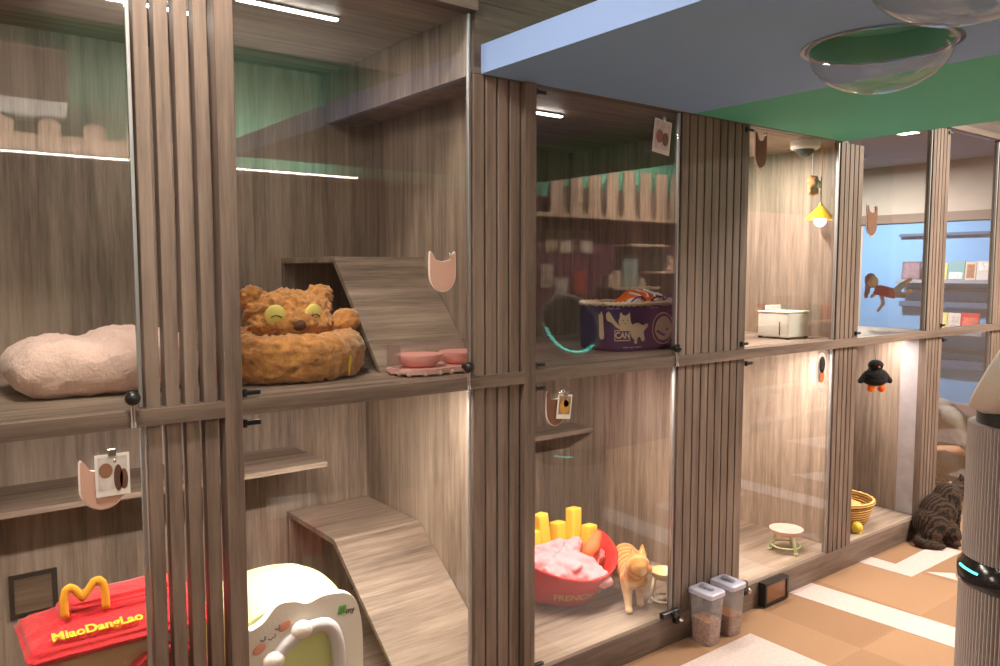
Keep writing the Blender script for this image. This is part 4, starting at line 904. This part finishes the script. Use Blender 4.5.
# ------------------------------------------------------------------ blue end wall: shelves and books
SH = plain('grey blue shelf', s2l(150, 155, 175), .6); RAIL = plain('slate rail', s2l(80, 100, 135), .6)
def wshelf(z0, z1, d, m, lab, y0=.04, y1=1.30):
    bm = B(); box(bm, XE-d, XE-.001, y0, y1, z0, z1, 0, .003); return tag(obj('wall_shelf', bm, m), lab, 'shelf', 'shelves on the blue wall')
wshelf(1.79, 1.815, .04, RAIL, 'thin slate rail high on the blue wall', .12, 1.28)
wshelf(1.40, 1.428, .16, SH, 'grey shelf on the blue wall holding the upper magazines', .04, 1.24)
wshelf(1.335, 1.36, .03, RAIL, 'thin slate rail under the upper magazine shelf', .05, 1.2)
wshelf(1.20, 1.245, .06, RAIL, 'broad slate board on the blue wall below the upper magazines', .1, 1.25)
wshelf(.985, 1.02, .16, SH, 'grey shelf on the blue wall holding the lower magazines', .55, 1.0)
wshelf(.83, .86, .05, RAIL, 'slate rail under the lower magazine shelf', .5, 1.0)
wshelf(.70, .77, .05, RAIL, 'lowest slate board on the blue wall', .5, 1.0)
def mag(y0, y1, z, h, c, lab, cov):
    w = (y1-y0); t = thing('magazine', lab, 'magazine', (XE-.09, (y0+y1)/2, z), group='magazines on the blue wall')
    bm = B(); box(bm, -.008, .008, -w/2, w/2, 0, h); obj('pages', bm, plain('cover', s2l(*c), .5), t, rot=(0, .12, 0))
    bm = B(); box(bm, -.0095, -.0081, -w/2+.012, w/2-.012, h*cov[0], h*cov[1]); obj('cover_picture', bm, plain('cover art', s2l(*cov[2]), .5, var=.35, vscale=40), t, rot=(0, .12, 0))
mag(1.07, 1.22, 1.429, .15, (110, 85, 105), 'dark mauve magazine, leftmost on the upper shelf', (.1, .9, (140, 115, 130)))
mag(.90, 1.06, 1.429, .15, (70, 50, 45), 'dark brown magazine on the upper shelf behind the doll', (.1, .9, (150, 105, 70)))
mag(.855, .90, 1.429, .135, (225, 205, 120), 'narrow pale yellow magazine on the upper shelf', (.2, .8, (235, 220, 150)))
mag(.725, .85, 1.429, .155, (120, 165, 175), 'teal magazine with a white picture on the upper shelf', (.05, .4, (225, 225, 225)))
mag(.64, .72, 1.429, .145, (215, 195, 180), 'beige magazine with a brown picture on the upper shelf', (.1, .85, (165, 110, 80)))
mag(.52, .635, 1.429, .15, (215, 205, 205), 'pale grey magazine at the right of the upper shelf', (.5, .9, (230, 220, 215)))
mag(.84, .90, 1.021, .14, (240, 210, 120), 'pale yellow magazine on the lower shelf', (.2, .8, (245, 225, 160)))
mag(.74, .835, 1.021, .14, (225, 215, 205), 'cream magazine in the middle of the lower shelf', (.2, .8, (215, 200, 190)))
mag(.60, .735, 1.021, .145, (205, 45, 50), 'bright red magazine at the right of the lower shelf', (.15, .75, (230, 110, 90)))
# ------------------------------------------------------------------ opposite wall, mirrored in the glass
area('wall_fill_light', (.6, YO+.20, 2.10), 3.2, .02, 55, (1, .9, .8), (PI+.45, 0, 0))  # area light added along the shelf strip to brighten wall and air conditioner
t = thing('air_conditioner', 'white wall air conditioner on the green wall', 'air conditioner', (.27, YO, 2.25))
bm = B(); prism(bm, [(.001, .05), (.001, .33), (.19, .33), (.21, .31), (.21, .075)], 'x', -.46, .46); obj('body', bm, plain('warm white case', s2l(238, 215, 200), .5), t)
bm = B(); prism(bm, [(.001, .0), (.001, .0495), (.2095, .0745), (.15, .01)], 'x', -.455, .455); obj('louvre', bm, WHITE, t)
def fence(x0, x1, z, h, n, w, mat, lab, pointed):
    t = thing('picket_fence', lab, 'fence', ((x0+x1)/2, YO+.16, z), group='picket fences on the opposite wall')
    for k in range(n):
        x = -(x1-x0)/2+w/2+((x1-x0)-w)*k/(n-1)
        pts = [(x-w/2, 0), (x+w/2, 0), (x+w/2, h*.85)] + ([(x+w*.3, h*.96), (x, h), (x-w*.3, h*.96)] if pointed else [(x+w/2, h), (x-w/2, h)]) + [(x-w/2, h*.85)]
        bm = B(); prism(bm, pts, 'y', -.012, .0); obj('picket', bm, mat, t)
    bm = B(); box(bm, -(x1-x0)/2, (x1-x0)/2, -.03, -.0125, h*.02, h*.56); obj('back_board', bm, W_dark, t)
fence(-.2, 1.1, 2.085, .16, 7, .10, W_cream, 'pointed picket fence under the air conditioner', True)
fence(3.915, 5.6, 1.935, .37, 9, .125, W_cream, 'flat topped picket fence above the pegboard', False)
def oshelf(x0, x1, z, d, m, lab, th=.022):
    bm = B(); box(bm, x0, x1, YO+.001, YO+d, z-th, z, 0, .002); return tag(obj('wall_shelf', bm, m), lab, 'shelf', 'shelves on the opposite wall')
oshelf(-1.0, 2.9, 2.084, .19, W_x, 'long shelf under the pointed picket fence')
oshelf(3.7, 5.65, 1.934, .2, W_cream, 'pale shelf under the flat topped picket fence', .03)
oshelf(4.55, 5.1, 1.37, .2, W_cream, 'pegboard shelf with a leaning picture frame'); oshelf(5.05, 5.6, 1.50, .2, W_cream, 'pegboard shelf with small pale goods'); oshelf(4.75, 5.2, 1.72, .2, W_cream, 'short pegboard shelf near the top')
bm = B(); box(bm, -1.0, 2.30, YO+.1905, YO+.205, 2.068, 2.075); tag(obj('shelf_light_strip', bm, LED), 'led strip on the long shelf of the opposite wall', 'light strip', 'led strips lighting the suites')
random.seed(3)
def goods(name, x, z, w, h, d, c, lab, cat, yy=.1):
    bm = B(); box(bm, -w/2, w/2, -d/2, d/2, 0, h, 0, min(w, d, h)*.12); tag(obj(name, bm, plain('pack', s2l(*c), .5, var=.2, vscale=25), None, 40, loc=(x, YO+yy, z)), lab, cat, 'goods on the opposite wall')
goods('picture_frame', 4.83, 1.371, .17, .26, .03, (150, 165, 165), 'grey picture frame leaning on the pegboard shelf', 'picture frame')
for k, (x, h) in enumerate(((4.6, .10), (4.68, .13), (4.97, .07))): goods('tin', x, 1.371, .06, h, .05, (190, 175, 160), 'pale tin %s the grey picture frame' % ('far left of', 'just left of', 'right of')[k], 'tin')
for k, x in enumerate((5.12, 5.22, 5.31, 5.42, 5.52)): goods('jar', x, 1.501, .07, (.17, .2, .13, .12, .1)[k], .06, ((70, 75, 70), (60, 65, 60), (215, 180, 165), (225, 195, 180), (210, 170, 160))[k], ('dark tall jar', 'darkest tall jar', 'pink low jar', 'pale low jar', 'smallest pink jar')[k]+' on the pegboard shelf', 'jar')
for k, (x, z, c, l) in enumerate(((4.0, 1.45, (190, 170, 165), 'pale hanging pack'), (4.2, 1.72, (215, 200, 190), 'white hanging pack'), (4.05, 1.72, (190, 160, 140), 'tan hanging pack'), (4.42, 1.72, (220, 205, 195), 'cream hanging pack'), (4.35, 1.4, (190, 80, 70), 'red hanging pack'), (4.15, 1.35, (205, 190, 185), 'long grey hanging pack'))): goods('hanging_pack', x, z-.08, .13, .18, .02, c, l+' on the pegboard', 'pack', .012)
def rack(x, lab):
    t = thing('display_rack', lab, 'display rack', (x, YO+.19, 0), group='display racks across the aisle')
    for k in range(4): bm = B(); box(bm, -.4, .4, -.17, .17, .08+.3*k, .10+.3*k); obj('shelf_board', bm, W_cream, t)
    for sx in (-.41, .401): bm = B(); box(bm, sx, sx+.009, -.17, .17, 0, 1.25); obj('side_panel', bm, W_cream, t)
    for k in range(4):
        for j in range(6):
            goods('snack_box', x-.33+.13*j, .101+.3*k, .09, .12+.08*random.random(), .08, random.choice(((200, 90, 70), (215, 190, 120), (120, 150, 130), (225, 210, 200), (190, 130, 150))), 'snack box on the %s shelf of the %s' % (('lowest', 'second lowest', 'third', 'top')[k], lab), 'box', .22)
t = thing('storage_crate', 'orange red storage crate on the floor across the aisle', 'crate', (1.62, -1.93, .0015))
bm = B(); box(bm, -.15, .15, -.12, .12, 0, .012); box(bm, -.15, .15, -.12, -.108, .0125, .19, 0, .002); box(bm, -.15, .15, .108, .12, .0125, .19, 0, .002); box(bm, -.15, -.138, -.1075, .1075, .0125, .19, 0, .002); box(bm, .138, .15, -.1075, .1075, .0125, .19, 0, .002)
obj('tub', bm, plain('orange red plastic', s2l(205, 75, 40), .45), t)
bm = B(); tube(bm, [(-.12, -.122, .15), (-.12, -.135, .15), (.12, -.135, .15), (.12, -.122, .15)], .006, 8); obj('handle', bm, plain('orange handle', s2l(225, 110, 60), .45), t, smooth=True)
bm = B(); cyl(bm, (1.52, -1.95, .25), (1.76, -1.91, .25), .055, seg=32); cyl(bm, (1.515, -1.951, .25), (1.765, -1.909, .25), .02, seg=20)
tag(obj('paper_roll', bm, WHITE, smooth=40), 'white paper roll lying on the orange red crate', 'paper roll')
rack(6.6, 'near display rack of snack boxes'); rack(7.5, 'far display rack of snack boxes')
# ------------------------------------------------------------------ camera, world, view
cd = bpy.data.cameras.new('camera'); co = bpy.data.objects.new('camera', cd); COL.objects.link(co); scn.camera = co
cd.sensor_width = 36; cd.lens = 789/1000*36; cd.clip_start = .02
pitch = math.radians(4.5653); th = math.radians(52.4324)
co.location = CAM; co.rotation_euler = (PI/2-pitch, 0, -(PI/2-th))
w = bpy.data.worlds.new('world'); scn.world = w; w.use_nodes = True
w.node_tree.nodes['Background'].inputs[0].default_value = (.9, .8, .75, 1); w.node_tree.nodes['Background'].inputs[1].default_value = .15
scn.view_settings.view_transform = 'Standard'; scn.view_settings.look = 'None'; scn.view_settings.gamma = 1; scn.view_settings.exposure = .5
scn.view_settings.use_curve_mapping = False
scn.cycles.transparent_max_bounces = 32; scn.cycles.max_bounces = 10; scn.cycles.diffuse_bounces = 5; scn.cycles.glossy_bounces = 4
scn.cycles.caustics_reflective = False; scn.cycles.caustics_refractive = False
scn.cycles.sample_clamp_indirect = 6
